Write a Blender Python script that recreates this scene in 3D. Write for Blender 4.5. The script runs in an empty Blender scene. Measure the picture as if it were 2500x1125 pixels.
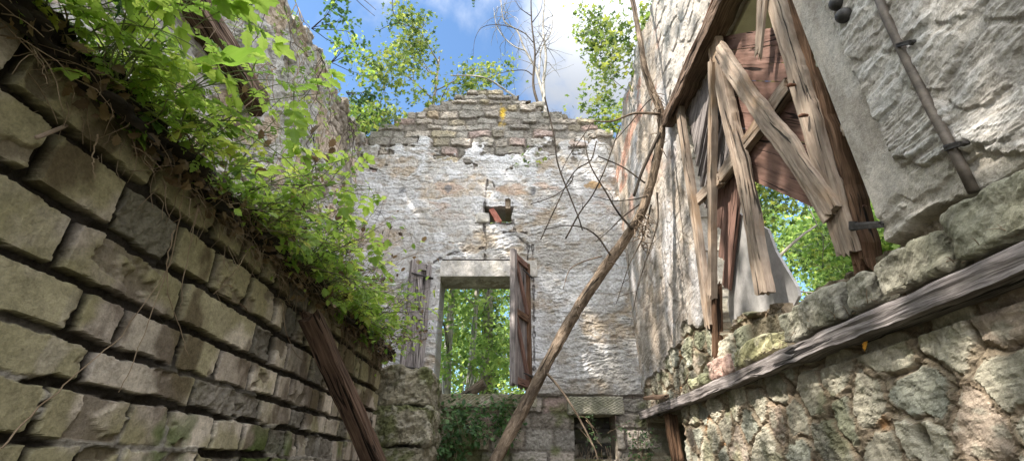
import bpy, math, random
import numpy as np
from mathutils import Vector, Matrix

random.seed(7)
C = bpy.context.scene.collection
EYE = 1.6                       # camera height above the ground
F, TH = 1165.0, math.radians(26.9)
CT, ST = math.cos(TH), math.sin(TH)
XR, XW, XL, YB = 1.58, -1.30, -2.33, 6.06   # right wall, low block wall, left wall, back wall (faces)

# ------------------------------------------------------------------ camera maths used to read sizes off the photograph
def ray(px, py):
    a, b = (px - 1250) / F, (562.5 - py) / F
    return np.array([a, CT - b * ST, ST + b * CT])
def onx(px, py, x):             # point on a plane x = const (world z)
    d = ray(px, py); p = d * (x / d[0]); p[2] += EYE; return p
def ony(px, py, y):
    d = ray(px, py); p = d * (y / d[1]); p[2] += EYE; return p
def project(p):
    p = np.asarray(p, float); z = p[..., 2] - EYE
    zc = p[..., 1] * CT + z * ST; yc = z * CT - p[..., 1] * ST
    return 1250 + F * p[..., 0] / zc, 562.5 - F * yc / zc, zc

# ------------------------------------------------------------------ noise
def _tab(seed):
    return np.random.RandomState(seed).rand(256, 256)
_tabs = {}
def vn(x, y, seed=0):
    if seed not in _tabs: _tabs[seed] = _tab(seed)
    t = _tabs[seed]
    xi = np.floor(x).astype(int); yi = np.floor(y).astype(int)
    fx = x - xi; fy = y - yi
    fx = fx * fx * fx * (fx * (fx * 6 - 15) + 10); fy = fy * fy * fy * (fy * (fy * 6 - 15) + 10)
    x0 = xi & 255; x1 = (xi + 1) & 255; y0 = yi & 255; y1 = (yi + 1) & 255
    return (t[y0, x0] * (1 - fx) + t[y0, x1] * fx) * (1 - fy) + (t[y1, x0] * (1 - fx) + t[y1, x1] * fx) * fy
def fbm(x, y, seed=0, o=5, g=.5):
    s = 0; a = 1; n = 0
    c, sn = math.cos(.6), math.sin(.6)
    for i in range(o):
        s = s + a * vn(x, y, seed + i); n += a; a *= g
        x, y = (x * c - y * sn) * 2.03 + 17.3, (x * sn + y * c) * 2.03 + 5.1
    return s / n
def fbmh(x, y, seed=0, o=4, g=.55):          # no rotation: keeps a stretched grain
    s = 0; a = 1; n = 0
    for i in range(o):
        s = s + a * vn(x + 31.7 * i, y + 11.3 * i, seed + i); n += a; a *= g; x = x * 2.03; y = y * 2.03
    return s / n
def sst(a, b, x):
    t = np.clip((x - a) / (b - a), 0, 1); return t * t * (3 - 2 * t)
def lerp(a, b, t): return a + (b - a) * t
def mixc(c0, c1, t):
    return c0 * (1 - t[..., None]) + np.asarray(c1) * t[..., None]
def hsh(i, k):
    v = np.sin(np.asarray(i, float) * (12.9898 + k * 7.13) + k * 78.233) * 43758.5453
    return v - np.floor(v)

# ------------------------------------------------------------------ object helpers
def tag(o, label=None, cat=None, group=None, kind=None):
    if label: o['label'] = label
    if cat: o['category'] = cat
    if group: o['group'] = group
    if kind: o['kind'] = kind
    return o
def empty(name, loc=(0, 0, 0)):
    o = bpy.data.objects.new(name, None); o.location = loc; o.empty_display_size = .1; C.objects.link(o); return o
def mesh_np(name, V, Fc, mat, parent=None, smooth=True, attrs=None):
    V = np.asarray(V, np.float32); me = bpy.data.meshes.new(name)
    if isinstance(Fc, np.ndarray): groups = [Fc]
    else: groups = [np.asarray(g) for g in Fc if len(g)]
    me.vertices.add(len(V)); me.vertices.foreach_set('co', V.ravel())
    nl = sum(g.size for g in groups); nf = sum(len(g) for g in groups)
    me.loops.add(nl); me.loops.foreach_set('vertex_index', np.concatenate([g.ravel() for g in groups]).astype(np.int32))
    me.polygons.add(nf)
    tot = np.concatenate([np.full(len(g), g.shape[1]) for g in groups])
    me.polygons.foreach_set('loop_start', np.concatenate([[0], np.cumsum(tot)[:-1]]).astype(np.int32))
    sm = smooth if isinstance(smooth, np.ndarray) else np.full(nf, bool(smooth))
    me.polygons.foreach_set('use_smooth', sm)
    me.update(calc_edges=True)
    for k, a in (attrs or {}).items():
        a = np.asarray(a, np.float32)
        if a.ndim == 2 and a.shape[1] == 3 and k == 'alb':
            at = me.attributes.new(k, 'FLOAT_COLOR', 'POINT')
            at.data.foreach_set('color', np.concatenate([a, np.ones((len(a), 1), np.float32)], 1).ravel())
        elif a.ndim == 2:
            at = me.attributes.new(k, 'FLOAT_VECTOR', 'POINT'); at.data.foreach_set('vector', a.ravel())
        else:
            at = me.attributes.new(k, 'FLOAT', 'POINT'); at.data.foreach_set('value', a)
    me.materials.append(mat)
    o = bpy.data.objects.new(name, me); C.objects.link(o)
    if parent: o.parent = parent
    return o

class MB:
    """collects quads/tris with a grain coordinate"""
    def __init__(s): s.V = []; s.Q = []; s.T = []; s.G = []; s.n = 0; s.flat = False
    def add(s, V, Q=None, T=None, G=None):
        V = np.asarray(V, float).reshape(-1, 3)
        s.V.append(V); s.G.append(np.asarray(G, float) if G is not None else V.copy())
        if Q is not None and len(Q): s.Q.append(np.asarray(Q) + s.n)
        if T is not None and len(T): s.T.append(np.asarray(T) + s.n)
        s.n += len(V)
    def build(s, name, mat, parent=None, smooth=True):
        V = np.concatenate(s.V); G = np.concatenate(s.G)
        off = np.zeros(3)
        if parent: off = np.array(parent.location)
        return mesh_np(name, V - off, [np.concatenate(s.Q) if s.Q else [], np.concatenate(s.T) if s.T else []], mat, parent, smooth and not s.flat, {'gco': G})
    def tube(s, pts, rad, n=7, rough=0.0, seed=0):
        P = np.asarray(pts, float); R = np.broadcast_to(np.asarray(rad, float), (len(P),))
        T = np.gradient(P, axis=0); T /= np.linalg.norm(T, axis=1)[:, None] + 1e-9
        ref = np.array([.3, .9, .2]) if abs(T[0] @ np.array([.3, .9, .2])) < .9 else np.array([1., 0, 0])
        A = np.cross(T, ref); A /= np.linalg.norm(A, axis=1)[:, None] + 1e-9; B = np.cross(T, A)
        a = np.linspace(0, 2 * math.pi, n, endpoint=False)
        L = np.concatenate([[0], np.cumsum(np.linalg.norm(np.diff(P, axis=0), axis=1))])
        rr = R[:, None] * np.ones((1, n))
        if rough:
            aa, ll = np.meshgrid(a, L)
            rr = rr * (1 + rough * (fbm(np.cos(aa) * 2 + 9, ll * 5 + np.sin(aa) * 2, 40 + seed, 4) - .5) * 2)
        V = P[:, None] + rr[..., None] * (np.cos(a)[None, :, None] * A[:, None] + np.sin(a)[None, :, None] * B[:, None])
        m = len(P); i = np.arange(m - 1)[:, None] * n; j = np.arange(n)[None]; k = (j + 1) % n
        Q = np.stack([i + j, i + k, i + n + k, i + n + j], -1).reshape(-1, 4)
        G = np.stack(np.broadcast_arrays(L[:, None] + seed, R.mean() * np.cos(a)[None], R.mean() * np.sin(a)[None]), -1).reshape(-1, 3)
        V = V.reshape(-1, 3); base = s.n
        s.add(V, Q, None, G)
        s.add([P[0], P[-1]], None, None, [[L[0] + seed, 0, 0], [L[-1] + seed, 0, 0]])
        c0, c1 = base + m * n, base + m * n + 1
        jj = np.arange(n)
        s.T.append(np.concatenate([np.stack([np.full(n, c0), base + (jj + 1) % n, base + jj], 1),
                                   np.stack([np.full(n, c1), base + (m - 1) * n + jj, base + (m - 1) * n + (jj + 1) % n], 1)]))
    def plank(s, pts, w, t, normal, jag=0.0, rough=.004, seed=0, nseg=None, taper=(1, 1)):
        """a weathered timber along a polyline; width w across, thickness t along normal; ends broken by jag"""
        P = np.asarray(pts, float); N = np.asarray(normal, float); N /= np.linalg.norm(N)
        L = np.concatenate([[0], np.cumsum(np.linalg.norm(np.diff(P, axis=0), axis=1))])
        m = nseg or max(6, int(L[-1] / .035)); q = np.linspace(0, L[-1], m)
        PP = np.stack([np.interp(q, L, P[:, k]) for k in range(3)], 1)
        T = np.gradient(PP, axis=0); T /= np.linalg.norm(T, axis=1)[:, None]
        S = np.cross(N[None], T); S /= np.linalg.norm(S, axis=1)[:, None]
        NN = np.cross(T, S)
        na, nt = 9, 4
        a = np.linspace(-.5, .5, na); b = np.linspace(-.5, .5, nt)
        prof = [(x, -.5) for x in a] + [(.5, y) for y in b[1:-1]] + [(x, .5) for x in a[::-1]] + [(-.5, y) for y in b[::-1][1:-1]]
        prof = np.array(prof); r = len(prof)
        ch = np.where((np.abs(prof[:, 0]) > .49) & (np.abs(prof[:, 1]) > .49), .975, 1.0)
        tt = np.linspace(taper[0], taper[1], m)[:, None]
        ww = w * tt * np.ones((m, r)); 
        ns = (fbmh(q[:, None] * 3 + seed * 3.7, prof[None, :, 0] * w * 60 + prof[None, :, 1] * 3 + seed, 60, 4) - .5)
        across = prof[None, :, 0] * ww * ch + (fbm(q[:, None] * 7 + seed, prof[None, :, 0] * 2.5 + 5, 66, 3) - .5) * rough * 3
        thick = prof[None, :, 1] * t * ch + ns * rough * 2.2 * np.sign(prof[None, :, 1])
        V = PP[:, None] + across[..., None] * S[:, None] + thick[..., None] * NN[:, None]
        if jag:
            for e, sg in ((0, -1), (m - 1, 1)):
                V[e] += (T[e] * sg)[None] * ((vn(prof[:, 0] * 9 + seed * 5 + e, prof[:, 1] * 1.5, 70) - .5) * jag * 2)[:, None]
        i = np.arange(m - 1)[:, None] * r; j = np.arange(r)[None]; k = (j + 1) % r
        Q = np.stack([i + j, i + k, i + r + k, i + r + j], -1).reshape(-1, 4)
        G = np.stack(np.broadcast_arrays(q[:, None] + seed * 1.37, prof[None, :, 0] * w + seed * .41, prof[None, :, 1] * t), -1).reshape(-1, 3)
        s.flat = True; base = s.n; s.add(V.reshape(-1, 3), Q, None, G)
        s.add([V[0].mean(0), V[-1].mean(0)], None, None, [G[0], G[-1]])
        jj = np.arange(r)
        s.T.append(np.concatenate([np.stack([np.full(r, base + m * r), base + (jj + 1) % r, base + jj], 1),
                                   np.stack([np.full(r, base + m * r + 1), base + (m - 1) * r + jj, base + (m - 1) * r + (jj + 1) % r], 1)]))
    def prism(s, poly, d, n=(1, 0, 0), seed=0):
        """closed convex polygon extruded by d along n"""
        P = np.asarray(poly, float); N = np.asarray(n, float) * d; m = len(P)
        V = np.concatenate([P, P + N, [P.mean(0), P.mean(0) + N]])
        j = np.arange(m); k = (j + 1) % m
        Q = np.stack([j, k, m + k, m + j], 1)
        T = np.concatenate([np.stack([np.full(m, 2 * m), k, j], 1), np.stack([np.full(m, 2 * m + 1), m + j, m + k], 1)])
        s.add(V, Q, T)
    def box(s, lo, hi):
        lo, hi = np.array(lo, float), np.array(hi, float)
        s.prism([[lo[0], lo[1], lo[2]], [lo[0], hi[1], lo[2]], [lo[0], hi[1], hi[2]], [lo[0], lo[1], hi[2]]], hi[0] - lo[0])

# ------------------------------------------------------------------ materials
def newmat(name):
    m = bpy.data.materials.new(name); m.use_nodes = True; nt = m.node_tree; nt.nodes.clear()
    out = nt.nodes.new('ShaderNodeOutputMaterial'); return m, nt, out
def N(nt, t, **k):
    n = nt.nodes.new(t)
    for a, b in k.items(): setattr(n, a, b)
    return n
def noise(nt, vec, scale, detail=6, rough=.6, dist=0):
    n = N(nt, 'ShaderNodeTexNoise'); n.inputs['Scale'].default_value = scale; n.inputs['Detail'].default_value = detail
    n.inputs['Roughness'].default_value = rough; n.inputs['Distortion'].default_value = dist
    nt.links.new(vec, n.inputs['Vector']); return n.outputs['Fac']
def ramp(nt, fac, stops):
    r = N(nt, 'ShaderNodeValToRGB'); e = r.color_ramp.elements
    while len(e) < len(stops): e.new(.5)
    for i, (p, c) in enumerate(stops):
        e[i].position = p; e[i].color = (c[0], c[1], c[2], 1) if not np.isscalar(c) else (c, c, c, 1)
    nt.links.new(fac, r.inputs['Fac']); return r.outputs['Color']
def mul(nt, a, b, f=1.0):
    m = N(nt, 'ShaderNodeMix', data_type='RGBA', blend_type='MULTIPLY'); m.inputs[0].default_value = f
    nt.links.new(a, m.inputs[6]); nt.links.new(b, m.inputs[7]); return m.outputs[2]
def bump(nt, h, strength, dist, prev=None):
    b = N(nt, 'ShaderNodeBump'); b.inputs['Strength'].default_value = strength; b.inputs['Distance'].default_value = dist
    nt.links.new(h, b.inputs['Height'])
    if prev: nt.links.new(prev, b.inputs['Normal'])
    return b.outputs['Normal']

def masonry_mat(name, fine=1.0, bumps=1.0):
    m, nt, out = newmat(name)
    at = N(nt, 'ShaderNodeAttribute', attribute_name='alb'); tc = N(nt, 'ShaderNodeTexCoord')
    v = tc.outputs['Object']
    n1 = noise(nt, v, 38 * fine, 8, .72); n2 = noise(nt, v, 160 * fine, 4, .65)
    c = mul(nt, at.outputs['Color'], ramp(nt, n1, [(.28, .62), (.5, 1.0), (.72, 1.32)]))
    c = mul(nt, c, ramp(nt, n2, [(.25, .75), (.5, 1.0), (.78, 1.2)]))
    p = N(nt, 'ShaderNodeBsdfPrincipled'); p.inputs['Roughness'].default_value = .93; p.inputs['Specular IOR Level'].default_value = .18
    nt.links.new(c, p.inputs['Base Color'])
    b = bump(nt, n1, .55 * bumps, .02); b = bump(nt, n2, .45 * bumps, .006, b)
    nt.links.new(b, p.inputs['Normal']); nt.links.new(p.outputs[0], out.inputs[0]); return m

def wood_mat(name, stops, grain=1.0, stain=None, bumps=1.0, ls=3.0, crack=1.0, dist=.6):
    m, nt, out = newmat(name)
    at = N(nt, 'ShaderNodeAttribute', attribute_name='gco')
    mp = N(nt, 'ShaderNodeMapping'); mp.inputs['Scale'].default_value = (ls, 70 * grain, 70 * grain); nt.links.new(at.outputs['Vector'], mp.inputs['Vector'])
    g = noise(nt, mp.outputs[0], 1.0, 7, .68, dist)
    mp2 = N(nt, 'ShaderNodeMapping'); mp2.inputs['Scale'].default_value = (4.0, 9, 9); nt.links.new(at.outputs['Vector'], mp2.inputs['Vector'])
    b = noise(nt, mp2.outputs[0], 1.0, 5, .6)
    c = ramp(nt, g, stops)
    c = mul(nt, c, ramp(nt, b, [(.3, .55), (.5, 1.0), (.7, 1.35)]))
    mpc = N(nt, 'ShaderNodeMapping'); mpc.inputs['Scale'].default_value = (1.7, 26, 26); mpc.inputs['Location'].default_value = (5, 2, 7); nt.links.new(at.outputs['Vector'], mpc.inputs['Vector'])
    ck = ramp(nt, noise(nt, mpc.outputs[0], 1.0, 3, .5, 1.2), [(.355, .12), (.395, 1.0)]); c = mul(nt, c, ck, crack)
    if stain:
        mx = N(nt, 'ShaderNodeMix', data_type='RGBA'); mp3 = N(nt, 'ShaderNodeMapping'); mp3.inputs['Scale'].default_value = (2.2, 5, 5)
        mp3.inputs['Location'].default_value = (3, 1, 2)
        nt.links.new(at.outputs['Vector'], mp3.inputs['Vector']); s = noise(nt, mp3.outputs[0], 1.0, 6, .65)
        nt.links.new(ramp(nt, s, [(.5, 0.0), (.66, .75)]), mx.inputs[0]); nt.links.new(c, mx.inputs[6]); mx.inputs[7].default_value = (*stain, 1); c = mx.outputs[2]
    p = N(nt, 'ShaderNodeBsdfPrincipled'); p.inputs['Roughness'].default_value = .85; p.inputs['Specular IOR Level'].default_value = .2
    nt.links.new(c, p.inputs['Base Color'])
    nt.links.new(bump(nt, ck, .8 * crack, .008, bump(nt, g, .7 * bumps, .008)), p.inputs['Normal']); nt.links.new(p.outputs[0], out.inputs[0]); return m

def leaf_mat(name, stops, trans=.45, scale=6.0, gloss=.5):
    m, nt, out = newmat(name)
    tc = N(nt, 'ShaderNodeTexCoord'); at = N(nt, 'ShaderNodeAttribute', attribute_name='rnd')
    n = noise(nt, tc.outputs['Object'], scale, 3, .5)
    ad = N(nt, 'ShaderNodeMath', operation='MULTIPLY_ADD'); nt.links.new(at.outputs['Fac'], ad.inputs[0]); ad.inputs[1].default_value = .62
    sb = N(nt, 'ShaderNodeMath', operation='MULTIPLY_ADD'); nt.links.new(n, sb.inputs[0]); sb.inputs[1].default_value = .7; sb.inputs[2].default_value = -.16
    nt.links.new(sb.outputs[0], ad.inputs[2])
    c = ramp(nt, ad.outputs[0], stops)
    p = N(nt, 'ShaderNodeBsdfPrincipled'); p.inputs['Roughness'].default_value = .55; p.inputs['Specular IOR Level'].default_value = gloss
    nt.links.new(c, p.inputs['Base Color'])
    t = N(nt, 'ShaderNodeBsdfTranslucent'); hs = N(nt, 'ShaderNodeHueSaturation'); hs.inputs['Hue'].default_value = .485; hs.inputs['Saturation'].default_value = 1.0; hs.inputs['Value'].default_value = 1.9
    nt.links.new(c, hs.inputs['Color']); nt.links.new(hs.outputs[0], t.inputs['Color'])
    mx = N(nt, 'ShaderNodeMixShader'); mx.inputs[0].default_value = trans
    nt.links.new(p.outputs[0], mx.inputs[1]); nt.links.new(t.outputs[0], mx.inputs[2]); nt.links.new(mx.outputs[0], out.inputs[0]); return m

def plain_mat(name, c0, c1, scale, rough=.8, metal=0, bumps=.4):
    m, nt, out = newmat(name); tc = N(nt, 'ShaderNodeTexCoord'); n = noise(nt, tc.outputs['Object'], scale, 8, .65)
    p = N(nt, 'ShaderNodeBsdfPrincipled'); p.inputs['Roughness'].default_value = rough; p.inputs['Metallic'].default_value = metal
    nt.links.new(ramp(nt, n, [(.32, c0), (.68, c1)]), p.inputs['Base Color'])
    nt.links.new(bump(nt, n, bumps, .01), p.inputs['Normal']); nt.links.new(p.outputs[0], out.inputs[0]); return m

M_STONE = masonry_mat('weathered_masonry')
M_PLAST = masonry_mat('old_plaster', 1.0, .8)
M_BLOCK = masonry_mat('sandstone_block', .8, .8)
M_GREY = wood_mat('grey_weathered_wood', [(.22, (.085, .062, .047)), (.42, (.25, .19, .148)), (.76, (.40, .335, .275))], grain=.7, stain=(.24, .155, .09))
M_RED = wood_mat('red_brown_wood', [(.2, (.09, .052, .042)), (.5, (.19, .11, .088)), (.75, (.27, .175, .145))], grain=.6, bumps=.6)
M_DARK = wood_mat('dark_rotten_wood', [(.3, (.02, .014, .010)), (.5, (.10, .065, .045)), (.7, (.25, .18, .14))])
M_BEAM = wood_mat('dark_grey_beam_wood', [(.28, (.05, .042, .042)), (.48, (.20, .175, .17)), (.68, (.40, .365, .355))], grain=1.5, bumps=1.3)
M_BROWN = wood_mat('brown_timber_wood', [(.3, (.028, .016, .010)), (.5, (.125, .07, .042)), (.7, (.23, .145, .095))])
M_PROP = wood_mat('old_prop_wood', [(.3, (.022, .013, .009)), (.5, (.085, .052, .036)), (.7, (.16, .105, .075))])
M_BARK = wood_mat('dead_bark', [(.3, (.045, .032, .022)), (.5, (.19, .14, .10)), (.7, (.38, .30, .235))], grain=.5, stain=(.065, .048, .036), bumps=1.8, ls=9, dist=1.6)
M_BARK2 = wood_mat('grey_tree_bark', [(.3, (.10, .085, .07)), (.5, (.26, .23, .20)), (.68, (.40, .36, .32))], grain=.4)
M_PALE = wood_mat('pale_bark', [(.3, (.16, .145, .125)), (.5, (.32, .295, .265)), (.7, (.45, .43, .40))], grain=.5)
M_TWIG = wood_mat('dark_twig_bark', [(.3, (.02, .016, .012)), (.6, (.075, .058, .045)), (.8, (.13, .10, .08))], grain=.5)
M_STEM = plain_mat('green_stem', (.10, .14, .04), (.20, .22, .10), 9)
M_DRY = plain_mat('dry_stem', (.13, .085, .05), (.33, .25, .17), 7)
M_RUST = plain_mat('rusty_iron', (.045, .022, .014), (.20, .085, .045), 30, .75, .3)
M_IRON = plain_mat('dark_iron', (.02, .018, .018), (.075, .07, .068), 25, .55, .4)
M_PIPE = plain_mat('brown_steel_pipe', (.06, .048, .04), (.17, .14, .115), 22, .6, .3)
M_SHEET = plain_mat('grey_cement_sheet', (.23, .22, .215), (.36, .345, .34), 14, .85)
M_SOIL = plain_mat('dark_soil', (.006, .005, .003), (.03, .021, .014), 18, .95, 0, 1.0)  # soil brown pushed to near black for the shadow under the weeds
M_GROUND = plain_mat('forest_floor', (.03, .035, .012), (.09, .085, .04), 3, .95, 0, 1.0)
M_CREAM = plain_mat('cream_paint', (.42, .38, .27), (.58, .54, .41), 6)
L_HERB = leaf_mat('herb_leaf', [(.1, (.05, .11, .02)), (.36, (.15, .26, .04)), (.66, (.28, .40, .075)), (.95, (.40, .41, .10))], .52, 5, .4)
L_DARK = leaf_mat('bramble_leaf', [(.2, (.02, .06, .016)), (.55, (.05, .12, .03)), (.9, (.11, .19, .06))], .35, 8)
L_MAPLE = leaf_mat('maple_leaf', [(.2, (.03, .06, .014)), (.5, (.10, .16, .03)), (.85, (.25, .28, .05))], .42, 1.6)
L_WOOD = leaf_mat('woodland_leaf', [(.15, (.07, .13, .03)), (.5, (.16, .26, .06)), (.85, (.30, .38, .10))], .58, .8)
L_DOCK = leaf_mat('dock_leaf', [(.15, (.10, .22, .02)), (.8, (.22, .38, .05))], .55, 8)
L_ORANGE = plain_mat('orange_dead_leaf', (.5, .22, .02), (.65, .33, .04), 40)
L_BROWN = leaf_mat('withered_leaf', [(.2, (.05, .032, .018)), (.6, (.15, .10, .05)), (.9, (.26, .19, .09))], .3, 5)

# ------------------------------------------------------------------ walls: fine relief grids with openings and real thickness
def gridsteps(a, b, fn):
    x = [a]
    while x[-1] < b: x.append(x[-1] + fn(x[-1]))
    x = np.array(x); return a + (x - a) * (b - a) / (x[-1] - a)

def relief(name, org, eu, ev, nrm, U, V, H, ALB, KEEP, thick, mat, parent=None, rimc=(.3, .27, .22), steps=7, rimn=.02, rimmix=.6, seed=0):
    org, eu, ev, nrm = (np.asarray(a, float) for a in (org, eu, ev, nrm))
    nv, nu = H.shape; uu, vv = np.meshgrid(U, V)
    P = org + uu[..., None] * eu + vv[..., None] * ev + H[..., None] * nrm
    Fm = KEEP[:-1, :-1] & KEEP[1:, :-1] & KEEP[:-1, 1:] & KEEP[1:, 1:]
    ii, jj = np.nonzero(Fm); a = ii * nu + jj
    Q = np.stack([a, a + 1, a + nu + 1, a + nu], 1)
    if np.dot(np.cross(eu, ev), nrm) < 0: Q = Q[:, ::-1]
    Fp = np.zeros((nv + 1, nu + 1), bool); Fp[1:nv, 1:nu] = Fm
    he = Fp[:-1, 1:-1] != Fp[1:, 1:-1]                # (nv, nu-1)
    ve = Fp[1:-1, :-1] != Fp[1:-1, 1:]                # (nv-1, nu)
    hi, hj = np.nonzero(he); vi, vj = np.nonzero(ve)
    E = np.concatenate([np.stack([hi * nu + hj, hi * nu + hj + 1], 1), np.stack([vi * nu + vj, (vi + 1) * nu + vj], 1)])
    used = np.zeros(nv * nu, bool); used[Q.ravel()] = True
    bv = np.unique(E); mp = -np.ones(nv * nu, int); mp[bv] = np.arange(len(bv))
    remap = -np.ones(nv * nu, int); remap[used] = np.arange(used.sum()); n0 = used.sum()
    Pf = P.reshape(-1, 3)[used]; Af = ALB.reshape(-1, 3)[used]
    Vs = [Pf]; As = [Af]; Qs = [remap[Q]]; nb = len(bv)
    Pb = P.reshape(-1, 3)[bv]; Ab = ALB.reshape(-1, 3)[bv]; ub = uu.ravel()[bv]; vb = vv.ravel()[bv]; hb = H.ravel()[bv]
    for k in range(steps + 1):
        t = k / steps; amp = 0 if k == 0 else rimn
        du = (fbm(ub * 9 + 3, vb * 9 + t * thick * 9, 300 + seed, 4) - .5) * 2 * amp; dv = (fbm(ub * 9 + 40, vb * 9 + t * thick * 9 + 7, 320 + seed, 4) - .5) * 2 * amp
        Vs.append(Pb - nrm * ((t * (thick + hb)))[:, None] + du[:, None] * eu + dv[:, None] * ev)
        rc = np.asarray(rimc) * (.6 + .8 * fbm(ub * 6, vb * 6 + t * 5, 340 + seed, 4))[:, None]
        As.append(Ab * (1 - rimmix * min(1, t * 4)) + rc * rimmix * min(1, t * 4))
    e0, e1 = mp[E[:, 0]], mp[E[:, 1]]
    for k in range(steps):
        b = n0 + k * nb; Qs.append(np.stack([b + e0, b + e1, b + nb + e1, b + nb + e0], 1))
    nfront = len(Q); nq = nfront + steps * len(E)
    st = 8; sv = np.arange(0, nv, st); su = np.arange(0, nu, st); mk = KEEP[np.ix_(sv, su)]
    PB = (org + uu[np.ix_(sv, su)][..., None] * eu + vv[np.ix_(sv, su)][..., None] * ev - nrm * thick * .93).reshape(-1, 3)
    nbk = len(su); i2, j2 = np.nonzero(mk[:-1, :-1] & mk[1:, :-1] & mk[:-1, 1:] & mk[1:, 1:]); a = i2 * nbk + j2
    b0 = n0 + (steps + 1) * nb; Qs.append(b0 + np.stack([a, a + nbk, a + nbk + 1, a + 1], 1)); Vs.append(PB); As.append(np.tile(np.asarray(rimc, float), (len(PB), 1)))
    Qa = np.concatenate(Qs); sm = np.zeros(len(Qa), bool); sm[:nfront] = False
    return mesh_np(name, np.concatenate(Vs), Qa, mat, parent, sm, {'alb': np.clip(np.concatenate(As), .004, .9)})

def coursed(u, v, vb, ubs, gap, rad, warp=.012, wf=6.0, seed=0):
    """stones laid in courses: returns inside distance, stone id, local coords"""
    wu = u + (fbm(u * wf, v * wf, seed + 100, 3) - .5) * 2 * warp; wv = v + (fbm(u * wf + 50, v * wf, seed + 110, 3) - .5) * 2 * warp
    ci = np.clip(np.searchsorted(vb, wv) - 1, 0, len(vb) - 2)
    d = np.zeros_like(u); sid = np.zeros(u.shape, int); lu = np.zeros_like(u); lv = np.zeros_like(u); base = 0
    for c in range(len(vb) - 1):
        ub = np.asarray(ubs[c]); m = ci == c
        if m.any():
            x = wu[m]; y = wv[m]; k = np.clip(np.searchsorted(ub, x) - 1, 0, len(ub) - 2)
            cu = (ub[k] + ub[k + 1]) / 2; hw = (ub[k + 1] - ub[k]) / 2; cv = (vb[c] + vb[c + 1]) / 2; hh = (vb[c + 1] - vb[c]) / 2
            r = np.minimum(rad, .8 * np.minimum(hw, hh)); g = gap / 2
            qx = np.abs(x - cu) - (hw - g - r); qy = np.abs(y - cv) - (hh - g - r)
            sd = np.hypot(np.maximum(qx, 0), np.maximum(qy, 0)) + np.minimum(np.maximum(qx, qy), 0) - r
            d[m] = -sd; sid[m] = base + k; lu[m] = (x - cu) / hw; lv[m] = (y - cv) / hh
        base += len(ub)
    return d, sid, lu, lv
def rand_courses(u0, u1, v0, v1, hmin, hmax, wmin, wmax, seed):
    r = random.Random(seed); vb = [v0]
    while vb[-1] < v1: vb.append(vb[-1] + r.uniform(hmin, hmax))
    ubs = []
    for c in range(len(vb) - 1):
        ub = [u0 - r.uniform(0, wmax)]
        while ub[-1] < u1: ub.append(ub[-1] + r.uniform(wmin, wmax))
        ubs.append(ub)
    return np.array(vb), ubs
def rubble(u, v, su, sv, seed=0, jit=.42, warp=.03):
    wu = u + (fbm(u * 5, v * 5, seed + 130, 4) - .5) * 2 * warp; wv = v + (fbm(u * 5 + 30, v * 5, seed + 140, 4) - .5) * 2 * warp
    y = wv / sv; iy = np.floor(y).astype(int)
    f1 = np.full(u.shape, 9.); f2 = np.full(u.shape, 9.); sid = np.zeros(u.shape, int)
    for dy in (-1, 0, 1):
        jy = iy + dy; off = (jy % 2) * .5 + hsh(jy, 3 + seed) * .3
        x = wu / su + off; ix = np.floor(x).astype(int)
        for dx in (-1, 0, 1):
            jx = ix + dx; h = jx * 57.31 + jy * 113.7 + seed
            cx = jx + .5 + (hsh(h, 1) - .5) * 2 * jit; cy = jy + .5 + (hsh(h, 2) - .5) * 1.4 * jit
            wgt = .85 + .3 * hsh(h, 5)
            ex = np.abs(x - cx) * su / sv; ey = np.abs(y - cy)
            dd = (ex ** 2.6 + ey ** 2.6) ** (1 / 2.6) * wgt
            m = dd < f1
            f2 = np.where(m, f1, np.minimum(f2, dd)); sid = np.where(m, jx * 1009 + jy * 9176, sid); f1 = np.where(m, dd, f1)
    return (f2 - f1) * sv / 2, sid

def P2(f, px, py, k):   # helper: (u, z) from pixel on a wall
    return f(px, py, k)

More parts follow.
